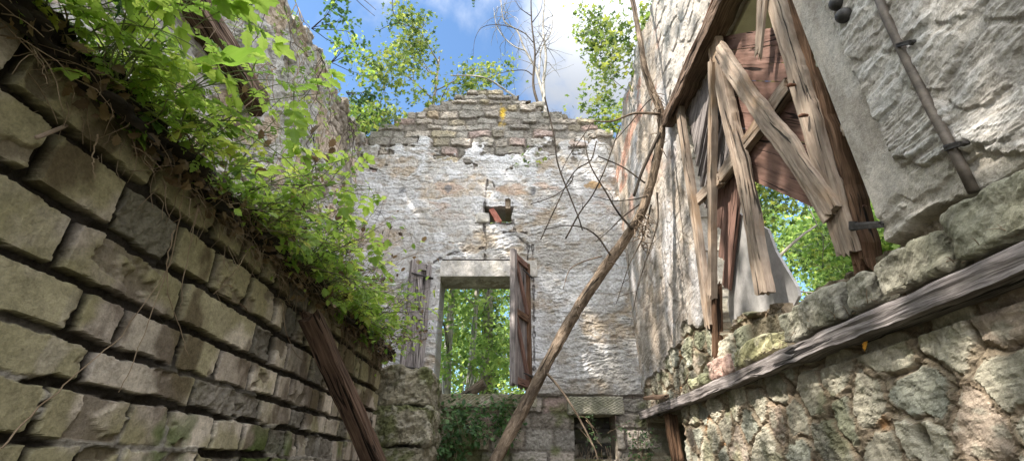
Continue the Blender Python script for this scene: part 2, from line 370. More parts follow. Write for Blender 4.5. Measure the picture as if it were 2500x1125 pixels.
# ---------------------------------------------------------------- left low block wall (nearest, left)
def build_block_wall():
    topz = EYE + 1.06
    U = gridsteps(-1.2, 5.0, lambda y: .02 if y < .15 else max(.0034, .0031 * (.55 + .85 * y))); V = np.concatenate([np.arange(0, 1.45, .05), gridsteps(1.45, topz + .03, lambda z: .0044)])
    u, v = np.meshgrid(U, V)
    hb = [-1.6, -1.42, -1.26, -1.1, -.95, -.79, -.63, -.47, -.32, -.19, -.06, .081, .23, .357, .512, .70, .898, 1.075]
    vb = np.array(hb) + EYE
    jn = {16: [-60, 62, 388, 530, 600, 650], 15: [-70, 115, 302, 436, 527, 607, 672], 14: [-200, 172, 447, 622, 672, 705], 13: [-180, 195, 302, 437, 533, 612, 675],
          12: [-160, 214, 475, 638, 715, 745, 795], 11: [-150, 98, 310, 408, 518, 592, 652, 700]}
    r = random.Random(4); ubs = []
    for c in range(len(hb) - 1):
        hm = (hb[c] + hb[c + 1]) / 2; ub = []
        if c in jn:
            for px in jn[c]:
                zc = 1.3 * F / (1250 - px); ub.append((zc - hm * ST) / CT)
            while ub[0] > -1.3: ub.insert(0, ub[0] - r.uniform(.2, .4))
        else: ub = [-1.4]
        while ub[-1] < 5.2: ub.append(ub[-1] + r.choice([r.uniform(.13, .2), r.uniform(.22, .36)]))
        ubs.append(ub)
    up = np.maximum(sst(EYE + .22, EYE + .64, v), .75 * sst(.50, .60, fbm(u * 2.6 + 3, v * 7, 19, 4)))   # open, washed-out joints, most of them towards the top
    d, sid, lu, lv = coursed(u, v, vb, ubs, .014, .009, .010, 7, 3)
    d = d - up * .010 + (fbm(u * 30, v * 30, 9, 4) - .5) * .013
    rnd = hsh(sid, 1); rnd2 = hsh(sid, 2)
    inn = sst(-.001, .006, d)
    # broken corners and spalled stones
    chip = sst(.60, .70, fbm(u * 7 + 3, v * 9, 21, 4)) * (rnd2 > .45)
    spall = ((rnd2 > .86)).astype(float) * inn
    face = (rnd - .5) * .012 + (hsh(sid, 4) - .5) * .008 * lu + (hsh(sid, 6) - .5) * .008 * lv
    depth = lerp(.009, .048, up)
    mort = (fbm(u * 22, v * 22, 33, 4) - .5) * .02 + sst(.5, .72, fbm(u * 6, v * 14, 36, 3)) * lerp(.02, .022, up)
    H = inn * (depth + face) + (1 - inn) * mort + inn * ((fbm(u * 5, v * 5, 5, 4) - .5) * .007 + (fbm(u * 40, v * 40, 7, 3) - .5) * .0035)
    H -= chip * inn * .016 + spall * (.012 + .03 * (fbm(u * 24, v * 24, 51, 4) - .5))
    H -= depth
    tone = .75 + .5 * rnd
    n1 = fbm(u * 3, v * 3, 11, 5); n2 = fbm(u * 10, v * 10, 15, 5)
    A = np.ones(u.shape + (3,)) * np.array([.50, .44, .375]); A *= (tone * (.7 + .6 * n2))[..., None]
    A = mixc(A, (.30, .25, .215), sst(.45, .6, hsh(sid, 8)) * .5)
    A = mixc(A, (.21, .195, .07), sst(.48, .66, n1 + .24 * sst(EYE + .35, EYE + .9, v)) * .62)      # green-yellow algae, more on the upper courses
    A = mixc(A, (.075, .05, .03), sst(.56, .68, fbm(u * 4.2 + 9, v * 2.4, 18, 5)) * .75 * inn)       # brown stains
    A = mixc(A, (.42, .37, .33), sst(.62, .72, fbm(u * 8, v * 3, 25, 4)) * .5 * (1 - up))
    A = mixc(A, (.06, .10, .012), sst(.60, .70, fbm(u * 3 + 7, v * 3.5, 28, 4)) * .8 * sst(EYE + .35, EYE + .1, v))
    A = mixc(A, (.18, .15, .115), chip * .8)
    A = mixc(A, np.array([.13, .12, .105]), spall * .8)
    jc = np.ones_like(A) * np.array([.23, .21, .18]) * (.5 + n2)[..., None]
    jc = mixc(jc, (.02, .016, .012), sst(.05, .35, up) * .97)
    A = A * inn[..., None] + jc * (1 - inn[..., None])
    top = topz + (fbm(u * 2.2, u * 0, 44, 3) - .5) * .07
    keep = (v < top) & (u < 4.9 + (hsh(np.clip(np.searchsorted(vb, v) - 1, 0, 40), 9) - .5) * .12)
    o = relief('block_wall', (XW, 0, 0), (0, 1, 0), (0, 0, 1), (1, 0, 0), U, V, H, A, keep, .55, M_BLOCK, rimc=(.16, .14, .11), seed=1)
    tag(o, 'low wall of grey-beige sandstone blocks with wide dark open joints and weeds along its top', 'wall')
build_block_wall()

# ---------------------------------------------------------------- right wall
def build_right_wall():
    U = gridsteps(-1.6, YB + .3, lambda y: .03 if y < .45 else .0033 * (.9 + .88 * max(y, .5)))
    V = np.concatenate([np.arange(0, 1.05, .04), np.arange(1.05, 2.9, .0062), np.arange(2.9, 6.5, .0105)])
    u, v = np.meshgrid(U, V); h = v - EYE
    ds, sid = rubble(u, h, .32, .185, 5, .44, .045)
    ds2, sid2 = rubble(u + 7, h, .12, .075, 8, .4, .02)
    # stones laid on the beam, under the window
    jn = []
    for px in (1735, 1795, 1905, 1925, 2082, 2162, 2345, 2620):
        zc = XR * F / (px - 1250); jn.append((zc - .76 * ST) / CT)
    jn = sorted(jn); ub = [-1.8, -1.2, -.7, -.2] + jn
    while ub[-1] < 6.5: ub.append(ub[-1] + .22)
    dc, sc, lu, lv = coursed(u, h, np.array([.60, .92, 1.2]), [ub, [x + .13 for x in ub]], .02, .05, .03, 5, 7)
    band = (h > .585) & (h < .95) & (u < 3.8)
    sid = np.where(band, sc + 5000, sid)
    inn = np.where(band, sst(0, .022, dc + (fbm(u * 20, h * 20, 71, 3) - .5) * .03), sst(.013, .021, ds + (fbm(u * 16, h * 16, 70, 4) - .5) * .030))
    rnd = hsh(sid, 1)
    strat = fbmh(u * 2.2, h * 26 + fbm(u * 2, h * 3, 72, 3) * 5, 73, 5)
    strat2 = fbmh(u * 7, h * 46 + fbm(u * 4, h * 4, 75, 3) * 10, 77, 4)
    rough = fbm(u * 11, h * 11, 79, 6, .58); rough2 = fbm(u * 34, h * 34, 83, 4, .6)
    sdir = np.where(hsh(sid, 7) > .5, 1., -1.)
    ledge = fbm(u * 6 + h * 11 * sdir, h * 24 - u * 5 * sdir, 87, 4)
    rdg = 1 - np.abs(fbm(u * 9, h * 12, 88, 5) - .5) * 4
    Hs = inn * (.009 + (rnd - .5) * .014) + inn * (hsh(sid, 12) - .5) * .022 * (h - np.floor(h * 4) / 4 - .1) + ((rough - .5) * (.014 + .016 * (1 - inn)) + (rough2 - .5) * .020) * (.45 + .9 * hsh(sid, 11)) + inn * (ledge - .5) * .018 + rdg * .006 - .030 - sst(.02, .0, ds) * sst(.48, .58, fbm(u * 4, h * 4, 89, 3)) * .020
    Hs += np.where(band, np.where(u < 3.2, -.035, .02 * inn - .02 * (1 - inn)), 0)
    Hs = np.where(band & (u > 2.0) & (u < 3.4), Hs, Hs)
    small = sst(.0, .012, ds2) * sst(.3, .1, inn)
    Hs += small * .010
    Hs -= sst(.035, .02, np.abs(h - .512)) * sst(2.9, 2.2, u) * .06
    hole = sst(.05, .0, np.hypot(u - 2.02, (h - .13) * 1.0)) ; Hs -= hole * .12
    # plaster
    nb = fbm(u * 3.3, h * 3.3, 91, 5)
    lim = np.where(u < 2.0, .80 + .07 * sst(1.2, 1.9, u) + (nb - .5) * .10, 1.16 - .25 * sst(4.4, 5.2, u) + (nb - .5) * .34)
    lim = np.where((u >= 1.8) & (u < 3.6), 9, lim)
    lim = np.where((u >= 3.58) & (u < 4.2), 1.12 + (nb - .5) * .4, lim)
    pl = sst(0, .03, h - lim); pl = np.where((u < 3.7) & (h > 2.7), np.maximum(pl, 1), pl)
    lim2 = .90 + (u - 1.22) * .60 + (fbm(u * 6, h * 6, 95, 4) - .5) * .18
    top = sst(0, .012, h - lim2) * (u < 1.70)                    # upper coat, right of the window
    far = sst(3.5, 3.8, u)
    peel = sst(.47, .60, fbm(u * 2.1, h * 1.5, 97, 5) + .18 * sst(3.2, 4.6, h)) * far                          # plaster gone: stone shows
    under = inn * .012 + (rough - .5) * .012
    Hp = .012 + (u < 2) * (fbm(u * 3, h * 3, 96, 3) - .5) * .035 * (1 - top) + under + top * .016 + top * ((strat - .5) * .026 + (strat2 - .5) * .013 + (rough2 - .5) * .010) + (1 - top) * (rough2 - .5) * .012
    Hp = Hp + far * ((strat - .5) * .018 + (strat2 - .5) * .014 + (rough - .5) * .016 - .012) - peel * .009
    st2, sidf = rubble(u, h, .34, .15, 15, .4, .03)
    Hp = Hp + far * sst(0, .02, st2) * (.004 + .008 * peel)
    Hp = Hp * (1 - .65 * far)
    bandp = sst(.012, 0, np.abs(u - 1.715 + (fbm(h * 7, h * 0 + 3, 99, 4) - .5) * .035) - .105) * sst(.98, 1.02, h)  # smooth rendered window border
    Hp = Hp * (1 - bandp) + bandp * (.016 + (fbm(u * 6, h * 3, 98, 3) - .5) * .006)
    H = Hs * (1 - pl) + Hp * pl
    # colours
    n1 = fbm(u * 4, h * 4, 201, 5); n2 = fbm(u * 13, h * 13, 205, 5)
    A = np.ones(u.shape + (3,)) * np.array([.385, .355, .285]) * (.55 + .86 * rnd)[..., None]
    A = mixc(A, (.27, .25, .20), (hsh(sid, 5) > .6) * .6); A = mixc(A, (.30, .31, .265), (hsh(sid, 6) > .72) * .7)
    A = mixc(A, (.36, .25, .20), (hsh(sid, 9) > .9) * .5)
    A *= (.55 + .9 * n2)[..., None]
    A = mixc(A, (.38, .37, .30), sst(.55, .72, fbm(u * 15, h * 17, 209, 4)) * inn * .55)
    A = mixc(A, (.14, .145, .06), sst(.52, .68, n1) * .5)
    A = mixc(A, (.235, .18, .125), (1 - inn) * .8); A = mixc(A, (.06, .045, .032), sst(.006, .0, ds + (rough2 - .5) * .01) * ~band * .7)
    A = mixc(A, (.30, .16, .07), sst(.66, .74, fbm(u * 5, h * 6, 213, 4)) * (1 - inn) * .7)
    A = mixc(A, (.15, .115, .08), (band & (u < 3.2)) * .75); A = mixc(A, (.03, .022, .015), hole)
    pc = np.ones_like(A) * np.array([.47, .435, .40]) * (.80 + .42 * fbm(u * 6, h * 9, 217, 5))[..., None]
    pc = mixc(pc, (.30, .27, .235), sst(.5, .7, fbm(u * 3, h * 8, 221, 5)) * .45)
    pc = mixc(pc, (.55, .54, .53), top * sst(.5, .65, strat) * .6)
    pc = mixc(pc, (.45, .41, .35), (1 - top) * (u < 1.9) * .5)
    pc = mixc(pc, (.46, .425, .385), bandp * .65); pc = mixc(pc, (.30, .26, .22), bandp * sst(.5, .68, fbm(u * 9, h * 2.2, 222, 5)) * .6)
    fc = np.ones_like(A) * np.array([.37, .335, .305]) * (.66 + .68 * n2)[..., None]
    fc = mixc(fc, (.43, .42, .43), sst(.50, .62, fbm(u * 2.6, h * 1.4, 225, 5)) * .8)
    fc = mixc(fc, (.38, .30, .225), peel * .55 * sst(.3, .6, fbm(u * 5, h * 6, 229, 4)))
    fc = mixc(fc, (.46, .22, .15), sst(.60, .70, fbm(u * 2.2 + 4, h * 3.5, 233, 4)) * sst(2.5, 3.6, h) * .7)
    fc = mixc(fc, (.24, .20, .165), sst(.55, .7, fbm(u * 8, h * 10, 237, 5)) * .6)
    pc = pc * (1 - far[..., None]) + fc * far[..., None]
    A = A * (1 - pl[..., None]) + pc * pl[..., None]
    # openings, top
    sill = .86 + (hsh(np.searchsorted(np.array(ub), u), 2) - .5) * .13 + (fbm(u * 9, u * 0 + 2, 241, 3) - .5) * .05 + .07 * sst(2.6, 3.4, u)
    win = (u > 1.825 + (fbm(h * 4, h * 0, 245, 3) - .5) * .03) & (u < 3.60 + (fbm(h * 5, h * 0, 247, 3) - .5) * .06) & (h > sill) & (h < 3.02)
    low = (u > 4.80 + (fbm(h * 5, h * 0, 249, 3) - .5) * .08) & (u < 6.04) & (h < .52)
    topl = 4.62 + (fbm(u * 2.5, u * 0, 251, 4) - .5) * .5 + (hsh(np.floor(u * 4), 3) - .5) * .14
    keep = ~win & ~low & (h < topl)
    o = relief('plastered_wall', (XR, 0, 0), (0, 1, 0), (0, 0, 1), (-1, 0, 0), U, V, H, A, keep, .50, M_STONE, rimc=(.34, .31, .24), seed=2, rimn=.018)
    tag(o, 'long ruined wall with pale flaking plaster above rough rubble stone, pierced by the shuttered window', 'wall')
    return o
RW = build_right_wall()

# ---------------------------------------------------------------- back gable wall
GO = [(780, 372), (880, 342), (905, 322), (935, 308), (985, 282), (1040, 262), (1075, 246), (1130, 230), (1180, 214), (1215, 219), (1245, 231), (1290, 246), (1340, 262), (1400, 284), (1450, 299), (1490, 322), (1512, 345), (1580, 372)]
GO = np.array([[ony(a, b, YB)[0], ony(a, b, YB)[2] - EYE] for a, b in GO])
def bx(px, py): p = ony(px, py, YB); return p[0], p[2] - EYE
WX0, WX1 = bx(1068, 800)[0], bx(1296, 800)[0]; WZ0, WZ1 = bx(1180, 962)[1], bx(1180, 676)[1]
NX0, NX1 = bx(1404, 1060)[0], bx(1505, 1060)[0]; NZ0, NZ1 = bx(1450, 1118)[1], bx(1450, 1011)[1]
def build_gable():
    U = np.arange(XL - .3, XR + .3, .0095); V = np.concatenate([np.arange(0, 1.55, .03), np.arange(1.55, 7.6, .0095)])
    u, v = np.meshgrid(U, V); h = v - EYE
    vb, ubs = rand_courses(XL - .4, XR + .4, -1.6, 6.3, .085, .18, .13, .46, 12)
    d, sid, lu, lv = coursed(u, h, vb, ubs, .012, .035, .034, 4.5, 21)
    vb2, ubs2 = rand_courses(XL - .4, XR + .4, -1.6, 1.2, .15, .24, .22, .5, 15)
    dl, sl, lu2, lv2 = coursed(u, h, vb2, ubs2, .014, .035, .018, 6, 25)
    rough = fbm(u * 10, h * 10, 31, 5, .58); rough2 = fbm(u * 32, h * 32, 35, 4)
    lowm = h < WZ0 - .02
    sid = np.where(lowm, sl + 9000, sid); inn = sst(0, .022, np.where(lowm, dl, d) + (rough2 - .5) * .02); rnd = hsh(sid, 1)
    Hs = inn * (.024 + (rnd - .5) * .05) + (rough - .5) * .045 + (rough2 - .5) * .022 - .035
    # plaster between the sill level and the bare gable masonry
    lim1 = 4.52 + (fbm(u * 1.9, h * 2.6, 41, 5, .6) - .5) * 1.3 - .04 * np.abs(u) + (hsh(sid, 2) - .5) * .26
    lim0 = WZ0 - .01 + (fbm(u * 3, h * 3, 43, 4) - .5) * .07
    pl = sst(0, .05, lim1 - h) * sst(0, .02, h - lim0)
    wv = fbm(u * 2.5, h * 2.5, 45, 3)
    strat = fbmh(u * 5.5, h * 24 + wv * 5, 47, 4); strat2 = fbmh(u * 13, h * 42 + wv * 9, 53, 4)
    peel = sst(.54, .64, fbm(u * 1.8, h * 2.4, 57, 5) + .16 * sst(2.3, 1.1, h) * sst(.1, .5, u) + .11 * sst(4.0, 4.6, h) - .06)
    flat = sst(.42, .58, fbm(u * 1.9 + 3, h * 1.9, 58, 4)); coat = sst(.50, .515, fbm(u * 2.6 + 11, h * 3.4, 59, 6, .6))
    Hp = .004 + ((strat - .5) * .016 + (strat2 - .5) * .020) * (.25 + 1.0 * flat) + inn * .002 + (rough2 - .5) * .014 + coat * .007 + inn * .004 - peel * .014
    crack = np.zeros_like(u)
    for pts in ([(1190, 440), (1183, 500), (1180, 545), (1188, 590), (1183, 632)], [(1255, 545), (1262, 575), (1290, 600), (1288, 640)], [(1160, 545), (1252, 547)], [(1230, 568), (1285, 568)], [(1250, 480), (1255, 560)],
                [(1060, 640), (1100, 620), (1200, 600)], [(1300, 600), (1302, 660), (1304, 900)], [(1200, 440), (1215, 470)]):
        q = np.array([bx(*p) for p in pts])
        for (a, b) in zip(q[:-1], q[1:]):
            ab = b - a; t = np.clip(((u - a[0]) * ab[0] + (h - a[1]) * ab[1]) / (ab @ ab), 0, 1)
            dd = np.hypot(u - a[0] - t * ab[0], h - a[1] - t * ab[1]) + (fbm(u * 14, h * 14, 61, 3) - .5) * .05
            crack = np.maximum(crack, sst(.016, .004, np.abs(dd)))
    Hp -= crack * .018
    H = Hs * (1 - pl) + Hp * pl
    gap = sst(.014, .006, np.abs(h - bx(1160, 635)[1])) * (u > WX0) * (u < bx(1262, 640)[0])
    H -= gap * .03
    n1 = fbm(u * 3, h * 3, 261, 5); n2 = fbm(u * 12, h * 12, 265, 5)
    A = np.ones(u.shape + (3,)) * np.array([.33, .29, .25]) * (.6 + .75 * rnd)[..., None] * (.62 + .76 * n2)[..., None]
    A = mixc(A, (.30, .285, .26), (hsh(sid, 8) > .5) * .6); A = mixc(A, (.34, .22, .20), (hsh(sid, 5) > .86) * .5); A = mixc(A, (.33, .27, .15), (hsh(sid, 6) > .88) * .5)
    A = mixc(A, (.17, .155, .14), (hsh(sid, 7) > .7) * .5)
    A = mixc(A, (.10, .085, .07), (1 - inn) * .6)
    A = mixc(A, (.09, .105, .03), sst(.47, .62, n1) * .7 * lowm)
    A = mixc(A, (.15, .14, .12), sst(.5, .65, n1) * .5 * (h > 4.3))
    yl = bx(1226, 275); A = mixc(A, (.55, .36, .02), sst(.9, .3, np.hypot((u - yl[0]) / .09, (h - yl[1]) / .28) + (rough - .5) * 1.2) * .85)
    pc = np.ones_like(A) * np.array([.50, .495, .505]) * (.74 + .5 * fbm(u * 7, h * 12, 271, 5))[..., None]
    pc = mixc(pc, (.40, .38, .36), (1 - coat) * .6); pc = mixc(pc, (.33, .31, .285), sst(.56, .68, fbm(u * 5, h * 1.1, 287, 5)) * .55); pc = mixc(pc, (.62, .62, .64), sst(.5, .62, fbm(u * 1.3, h * 1.8, 275, 4)) * .5)
    pc = mixc(pc, (.31, .27, .225), sst(.55, .70, fbm(u * 8, h * 16, 279, 5)) * .6)
    pc = mixc(pc, (.36, .285, .205), peel * .75 * (.5 + .5 * sst(.4, .6, rough)))
    pc = mixc(pc, (.40, .28, .21), sst(.67, .73, fbm(u * 2, h * 4.5, 283, 4)) * .6 * sst(3.0, 3.7, h))
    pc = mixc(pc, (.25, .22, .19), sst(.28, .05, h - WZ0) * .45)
    pc = mixc(pc, (.07, .06, .055), crack * .85)
    for cx in ((984, 465), (1094, 462), (1302, 466)):            # three grey anchor patches in the plaster
        q = bx(*cx); pc = mixc(pc, (.16, .16, .17), sst(1, .6, np.hypot((u - q[0]) / .06, (h - q[1]) / .085) + (rough - .5)) * .8)
    pc = mixc(pc, (.40, .25, .10), sst(1, .6, np.hypot((u - bx(1450, 452)[0]) / .17, (h - bx(1450, 452)[1]) / .07) + (rough - .5) * 1.4) * .8)
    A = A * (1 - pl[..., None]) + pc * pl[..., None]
    A = mixc(A, (.04, .035, .03), gap * .9)
    # lintel stretch over the window is smoother
    ol = np.interp(u, GO[:, 0], GO[:, 1])
    row = np.clip(np.searchsorted(vb, h) - 1, 0, len(vb) - 2); cc = (vb[row] + vb[row + 1]) / 2
    keep = (cc + (hsh(sid, 4) - .5) * .10 + (fbm(u * 5, h * 5, 63, 3) - .5) * .05 < ol)
    win = (u > WX0) & (u < WX1) & (h > WZ0) & (h < WZ1)
    nic = (u > NX0) & (u < NX1) & (h > NZ0) & (h < NZ1)
    q0, q1 = bx(1182, 543), bx(1250, 505); q2, q3 = bx(1233, 507), bx(1247, 486)
    e = (rough2 - .5) * .03 + (rough - .5) * .06
    hol = ((u > q0[0] + e - .02 * (h - q0[1])) & (u < q1[0] + e) & (h > q0[1] + e * .6) & (h < q1[1] + e * .6))
    pit = ((u > q2[0]) & (u < q3[0]) & (h > q2[1] - .02) & (h < q3[1] + e)).astype(float)
    H -= pit * .07; A = mixc(A, (.42, .30, .18), pit * .7)
    keep &= ~win & ~nic & ~hol
    o = relief('gable_wall', (0, YB, 0), (1, 0, 0), (0, 0, 1), (0, -1, 0), U, V, H, A, keep, .48, M_PLAST, rimc=(.27, .23, .18), seed=3, rimn=.012)
    tag(o, 'end gable wall with white flaking plaster, bare stone courses at its crumbling peak and the shuttered window', 'wall')
    return o
GW = build_gable()

# ---------------------------------------------------------------- left tall wall
def build_left_wall():
    U = gridsteps(-1.6, YB + .3, lambda y: .03 if y < 1 else .012); V = np.concatenate([np.arange(0, 2.2, .04), np.arange(2.2, 6.6, .012)])
    u, v = np.meshgrid(U, V); h = v - EYE
    d, sid = rubble(u, h, .30, .14, 31, .42, .03); inn = sst(.002, .03, d); rnd = hsh(sid, 1)
    rough = fbm(u * 10, h * 10, 401, 5); rough2 = fbm(u * 30, h * 30, 405, 4); strat = fbmh(u * 5, h * 22 + fbm(u * 3, h * 3, 406, 3) * 6, 409, 4)
    pl = sst(.42, .55, fbm(u * 1.6, h * 1.6, 413, 5) + .17 - .12 * sst(3.6, 4.5, h))
    H = (1 - pl) * (inn * (.04 + (rnd - .5) * .06) + (rough - .5) * .06 - .04) + pl * ((strat - .5) * .05 + (rough - .5) * .03) + (rough2 - .5) * .02
    A = np.ones(u.shape + (3,)) * np.array([.31, .265, .22]) * (.6 + .8 * rnd)[..., None] * (.6 + .8 * fbm(u * 12, h * 12, 417, 4))[..., None]
    A = mixc(A, (.14, .115, .09), (1 - inn) * .6)
    pc = np.ones_like(A) * np.array([.43, .415, .40]) * (.7 + .6 * fbm(u * 8, h * 9, 421, 5))[..., None]
    pc = mixc(pc, (.46, .33, .22), sst(.55, .66, fbm(u * 3, h * 3, 425, 4)) * .6)
    A = A * (1 - pl[..., None]) + pc * pl[..., None]
    topl = 4.62 - .30 * sst(4.6, 2.6, u) + (fbm(u * 2.5, u * 0, 431, 4) - .5) * .4 + (hsh(np.floor(u * 4.5), 3) - .5) * .16
    o = relief('rubble_wall', (XL, 0, 0), (0, 1, 0), (0, 0, 1), (1, 0, 0), U, V, H, A, h < topl, .5, M_STONE, rimc=(.25, .21, .17), seed=4)
    tag(o, 'tall beige rubble wall with broken top, rising behind the weeds of the low block wall', 'wall')
build_left_wall()

# ---------------------------------------------------------------- stone pier, niche back, sills and lintels
def stone_block(name, lo, hi, seed, mat, parent, col=(.28, .25, .18), rough=.02, rnd=.02, moss=.4, tool=0.0, step=.014):
    """a dressed stone: box with rounded, eroded faces"""
    lo, hi = np.array(lo, float), np.array(hi, float); c = (lo + hi) / 2; e = (hi - lo) / 2
    Vs, Qs, As, n = [], [], [], 0
    for ax in range(3):
        a1, a2 = [k for k in range(3) if k != ax]
        na = max(4, int((hi - lo)[a1] / step)); nb_ = max(4, int((hi - lo)[a2] / step))
        for sg in (-1, 1):
            s, t = np.meshgrid(np.linspace(-1, 1, na), np.linspace(-1, 1, nb_)); p = np.zeros(s.shape + (3,)); p[..., a1] = s * e[a1]; p[..., a2] = t * e[a2]; p[..., ax] = sg * e[ax]
            q = np.clip(p, -(e - rnd), e - rnd); dv = p - q; L = np.linalg.norm(dv, axis=-1, keepdims=True) + 1e-9; nn = dv / L; p = q + nn * rnd
            w = p + c; k1, k2 = w[..., 0] * 1.0 + w[..., 1] * .83, w[..., 2] + w[..., 1] * .55 - w[..., 0] * .2
            f = (fbm(k1 * 7 + seed, k2 * 7, 501, 5) - .5) * 2 * rough + (fbm(k1 * 26 + seed, k2 * 26, 505, 4) - .5) * rough * .9
            if tool: f = f + tool * np.sin((k1 * .8 + k2) * 2 * math.pi / .035 + fbm(k1 * 8, k2 * 8, 507, 3) * 6)
            p = p + nn * f[..., None]
            A = np.ones(p.shape) * np.array(col) * (.6 + .8 * fbm(k1 * 9 + seed, k2 * 9, 511, 5))[..., None]
            A = mixc(A, (.085, .10, .03), sst(.46, .64, fbm(k1 * 4 + seed, k2 * 4, 515, 4)) * moss)
            A = mixc(A, (.40, .37, .31), sst(.56, .7, fbm(k1 * 14, k2 * 14 + seed, 519, 4)) * .5)
            i = np.arange(nb_ - 1)[:, None] * na; j = np.arange(na - 1)[None]
            Q = np.stack([i + j, i + j + 1, i + na + j + 1, i + na + j], -1).reshape(-1, 4)
            if (sg > 0) == (ax == 1): Q = Q[:, ::-1]
            Vs.append((p + c).reshape(-1, 3)); As.append(A.reshape(-1, 3)); Qs.append(Q + n); n += p.shape[0] * p.shape[1]
    off = np.array(parent.location) if parent else np.zeros(3)
    return mesh_np(name, np.concatenate(Vs) - off, np.concatenate(Qs), mat, parent, False, {'alb': np.clip(np.concatenate(As), .005, .9)})

pier = empty('stone_pier', (-1.2, 5.4, 0)); tag(pier, 'square mossy pier of eroded stone blocks below the left side of the far window', 'pier')
pz = [0, .55, 1.05, 1.5, 1.83, 2.2, 2.58]
for k in range(len(pz) - 1):
    y0 = 5.02 + (.03 if k % 2 else 0); x1 = -.81 - (.02 if k % 2 else 0) - (.015 if k == 5 else 0)
    stone_block('stone', (-1.86, y0, EYE * 0 + pz[k] + .006), (x1, YB + .02, pz[k + 1] - .006), 3 + k * 5.3, M_STONE, pier, (.25, .225, .165), .055, .035, .75, step=.011)

stone_block('window_lintel', (WX0 - .02, YB - .022, EYE + WZ1 + .002), (bx(1258, 660)[0] + .30, YB + .40, EYE + bx(1160, 637)[1]), 2.0, M_PLAST, GW, (.50, .47, .44), .006, .008, 0)
stone_block('window_sill', (WX0 - .06, YB - .03, EYE + WZ0 - .15), (WX1 + .05, YB + .44, EYE + WZ0 + .004), 9.0, M_STONE, GW, (.24, .22, .15), .008, .012, .6, tool=.0035)
stone_block('niche_lintel', (bx(1386, 990)[0], YB - .035, EYE + NZ1 - .002), (bx(1522, 990)[0], YB + .3, EYE + bx(1450, 968)[1]), 14.0, M_STONE, GW, (.30, .285, .23), .008, .014, .25, tool=.004)
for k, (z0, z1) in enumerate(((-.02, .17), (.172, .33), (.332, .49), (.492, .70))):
    stone_block('niche_back_stone', (NX0 - .1, YB + .40, EYE + z0 + .0), (NX1 + .1, YB + .62, EYE + z1), 20 + k, M_STONE, GW, (.05, .046, .04), .006, .008, .4)  # near-black stone colour stands in for the niche's deep shade
stone_block('fallen_stone', (bx(1163, 530)[0], YB - .035, EYE + bx(1200, 545)[1]), (bx(1196, 530)[0], YB + .14, EYE + bx(1200, 520)[1]), 33., M_PLAST, GW, (.42, .40, .37), .015, .03, 0)
tilt = stone_block('red_brick_piece', (-.045, -.05, -.13), (.045, .05, .13), 36., M_STONE, None, (.42, .17, .13), .008, .012, 0); tilt.parent = GW
q = bx(1209, 524); tilt.location = (q[0], YB + .06, q[1] + EYE); tilt.rotation_euler = (0, math.radians(-28), 0)
# ragged stones standing along the broken gable top
rg = random.Random(3)
for k in range(26):
    px = rg.uniform(900, 1500); x = bx(px, 300)[0]; z = np.interp(x, GO[:, 0], GO[:, 1]) + EYE - .06
    s = rg.uniform(.07, .16); y = YB + rg.uniform(.02, .32)
    b = stone_block('loose_capstone', (-s, -.08, -.055), (s, .08, .055), rg.uniform(0, 90), M_STONE, None, (.22, .195, .16), .02, .035, .2, step=.02)
    b.parent = GW; b.location = (x, y, z + rg.uniform(0, .05)); b.rotation_euler = (rg.uniform(-.2, .2), rg.uniform(-.25, .25), rg.uniform(-.4, .4))

for k, (pa, pb, z1, col, pr) in enumerate(((2352, 2640, .815, (.31, .295, .235), .075), (2166, 2340, .79, (.32, .30, .24), .06), (2086, 2158, .785, (.29, .275, .225), .055), (1928, 2078, .80, (.28, .265, .22), .06), (1800, 1902, .76, (.33, .31, .18), .05), (1738, 1792, .77, (.38, .26, .22), .04), (1690, 1730, .72, (.31, .31, .2), .05))):
    ya, yb = sorted(((XR * F / (q_ - 1250)) - .72 * ST) / CT for q_ in (pa, pb))
    stone_block('sill_stone', (XR - pr, ya + .018, EYE + .64), (XR + .2, yb - .018, EYE + z1), 50 + 7.7 * k, M_STONE, RW, col, .032, .018, .22, step=.007)
# ---------------------------------------------------------------- timbers of the right wall
def ptsx(l, x): return [onx(a, b, x) for a, b in l]
tb = empty('floor_beam', (XR, 3.6, EYE + .58)); tag(tb, 'long weathered grey wall beam running under the shuttered window to the far corner', 'beam')
m = MB(); y0 = .3
m.plank([(XR - .012, y0, EYE + .567), (XR - .005, 2.4, EYE + .575), (XR - .012, 4.2, EYE + .575), (XR - .02, 6.0, EYE + .60)],   .082, .12, (-1, 0, 0), .03, .006, 1, nseg=170)
m.build('beam', M_BEAM, tb)
ln = empty('window_lintel_timber', (XR, 2.9, EYE + 3.0)); tag(ln, 'dark rotten lintel timber across the top of the big shuttered window', 'beam')
m = MB(); m.plank([(XR - .02, 1.75, EYE + 3.02), (XR - .03, 2.6, EYE + 3.03), (XR - .03, 3.72, EYE + 3.06)], .13, .16, (-1, 0, 0), .05, .016, 4); m.build('timber', M_DARK, ln)
m = MB(); m.plank([(XR + .28, 1.8, EYE + 3.03), (XR + .28, 3.62, EYE + 3.03)], .10, .34, (-1, 0, 0), 0, .003, 5); m.build('soffit_board', M_CREAM, ln)

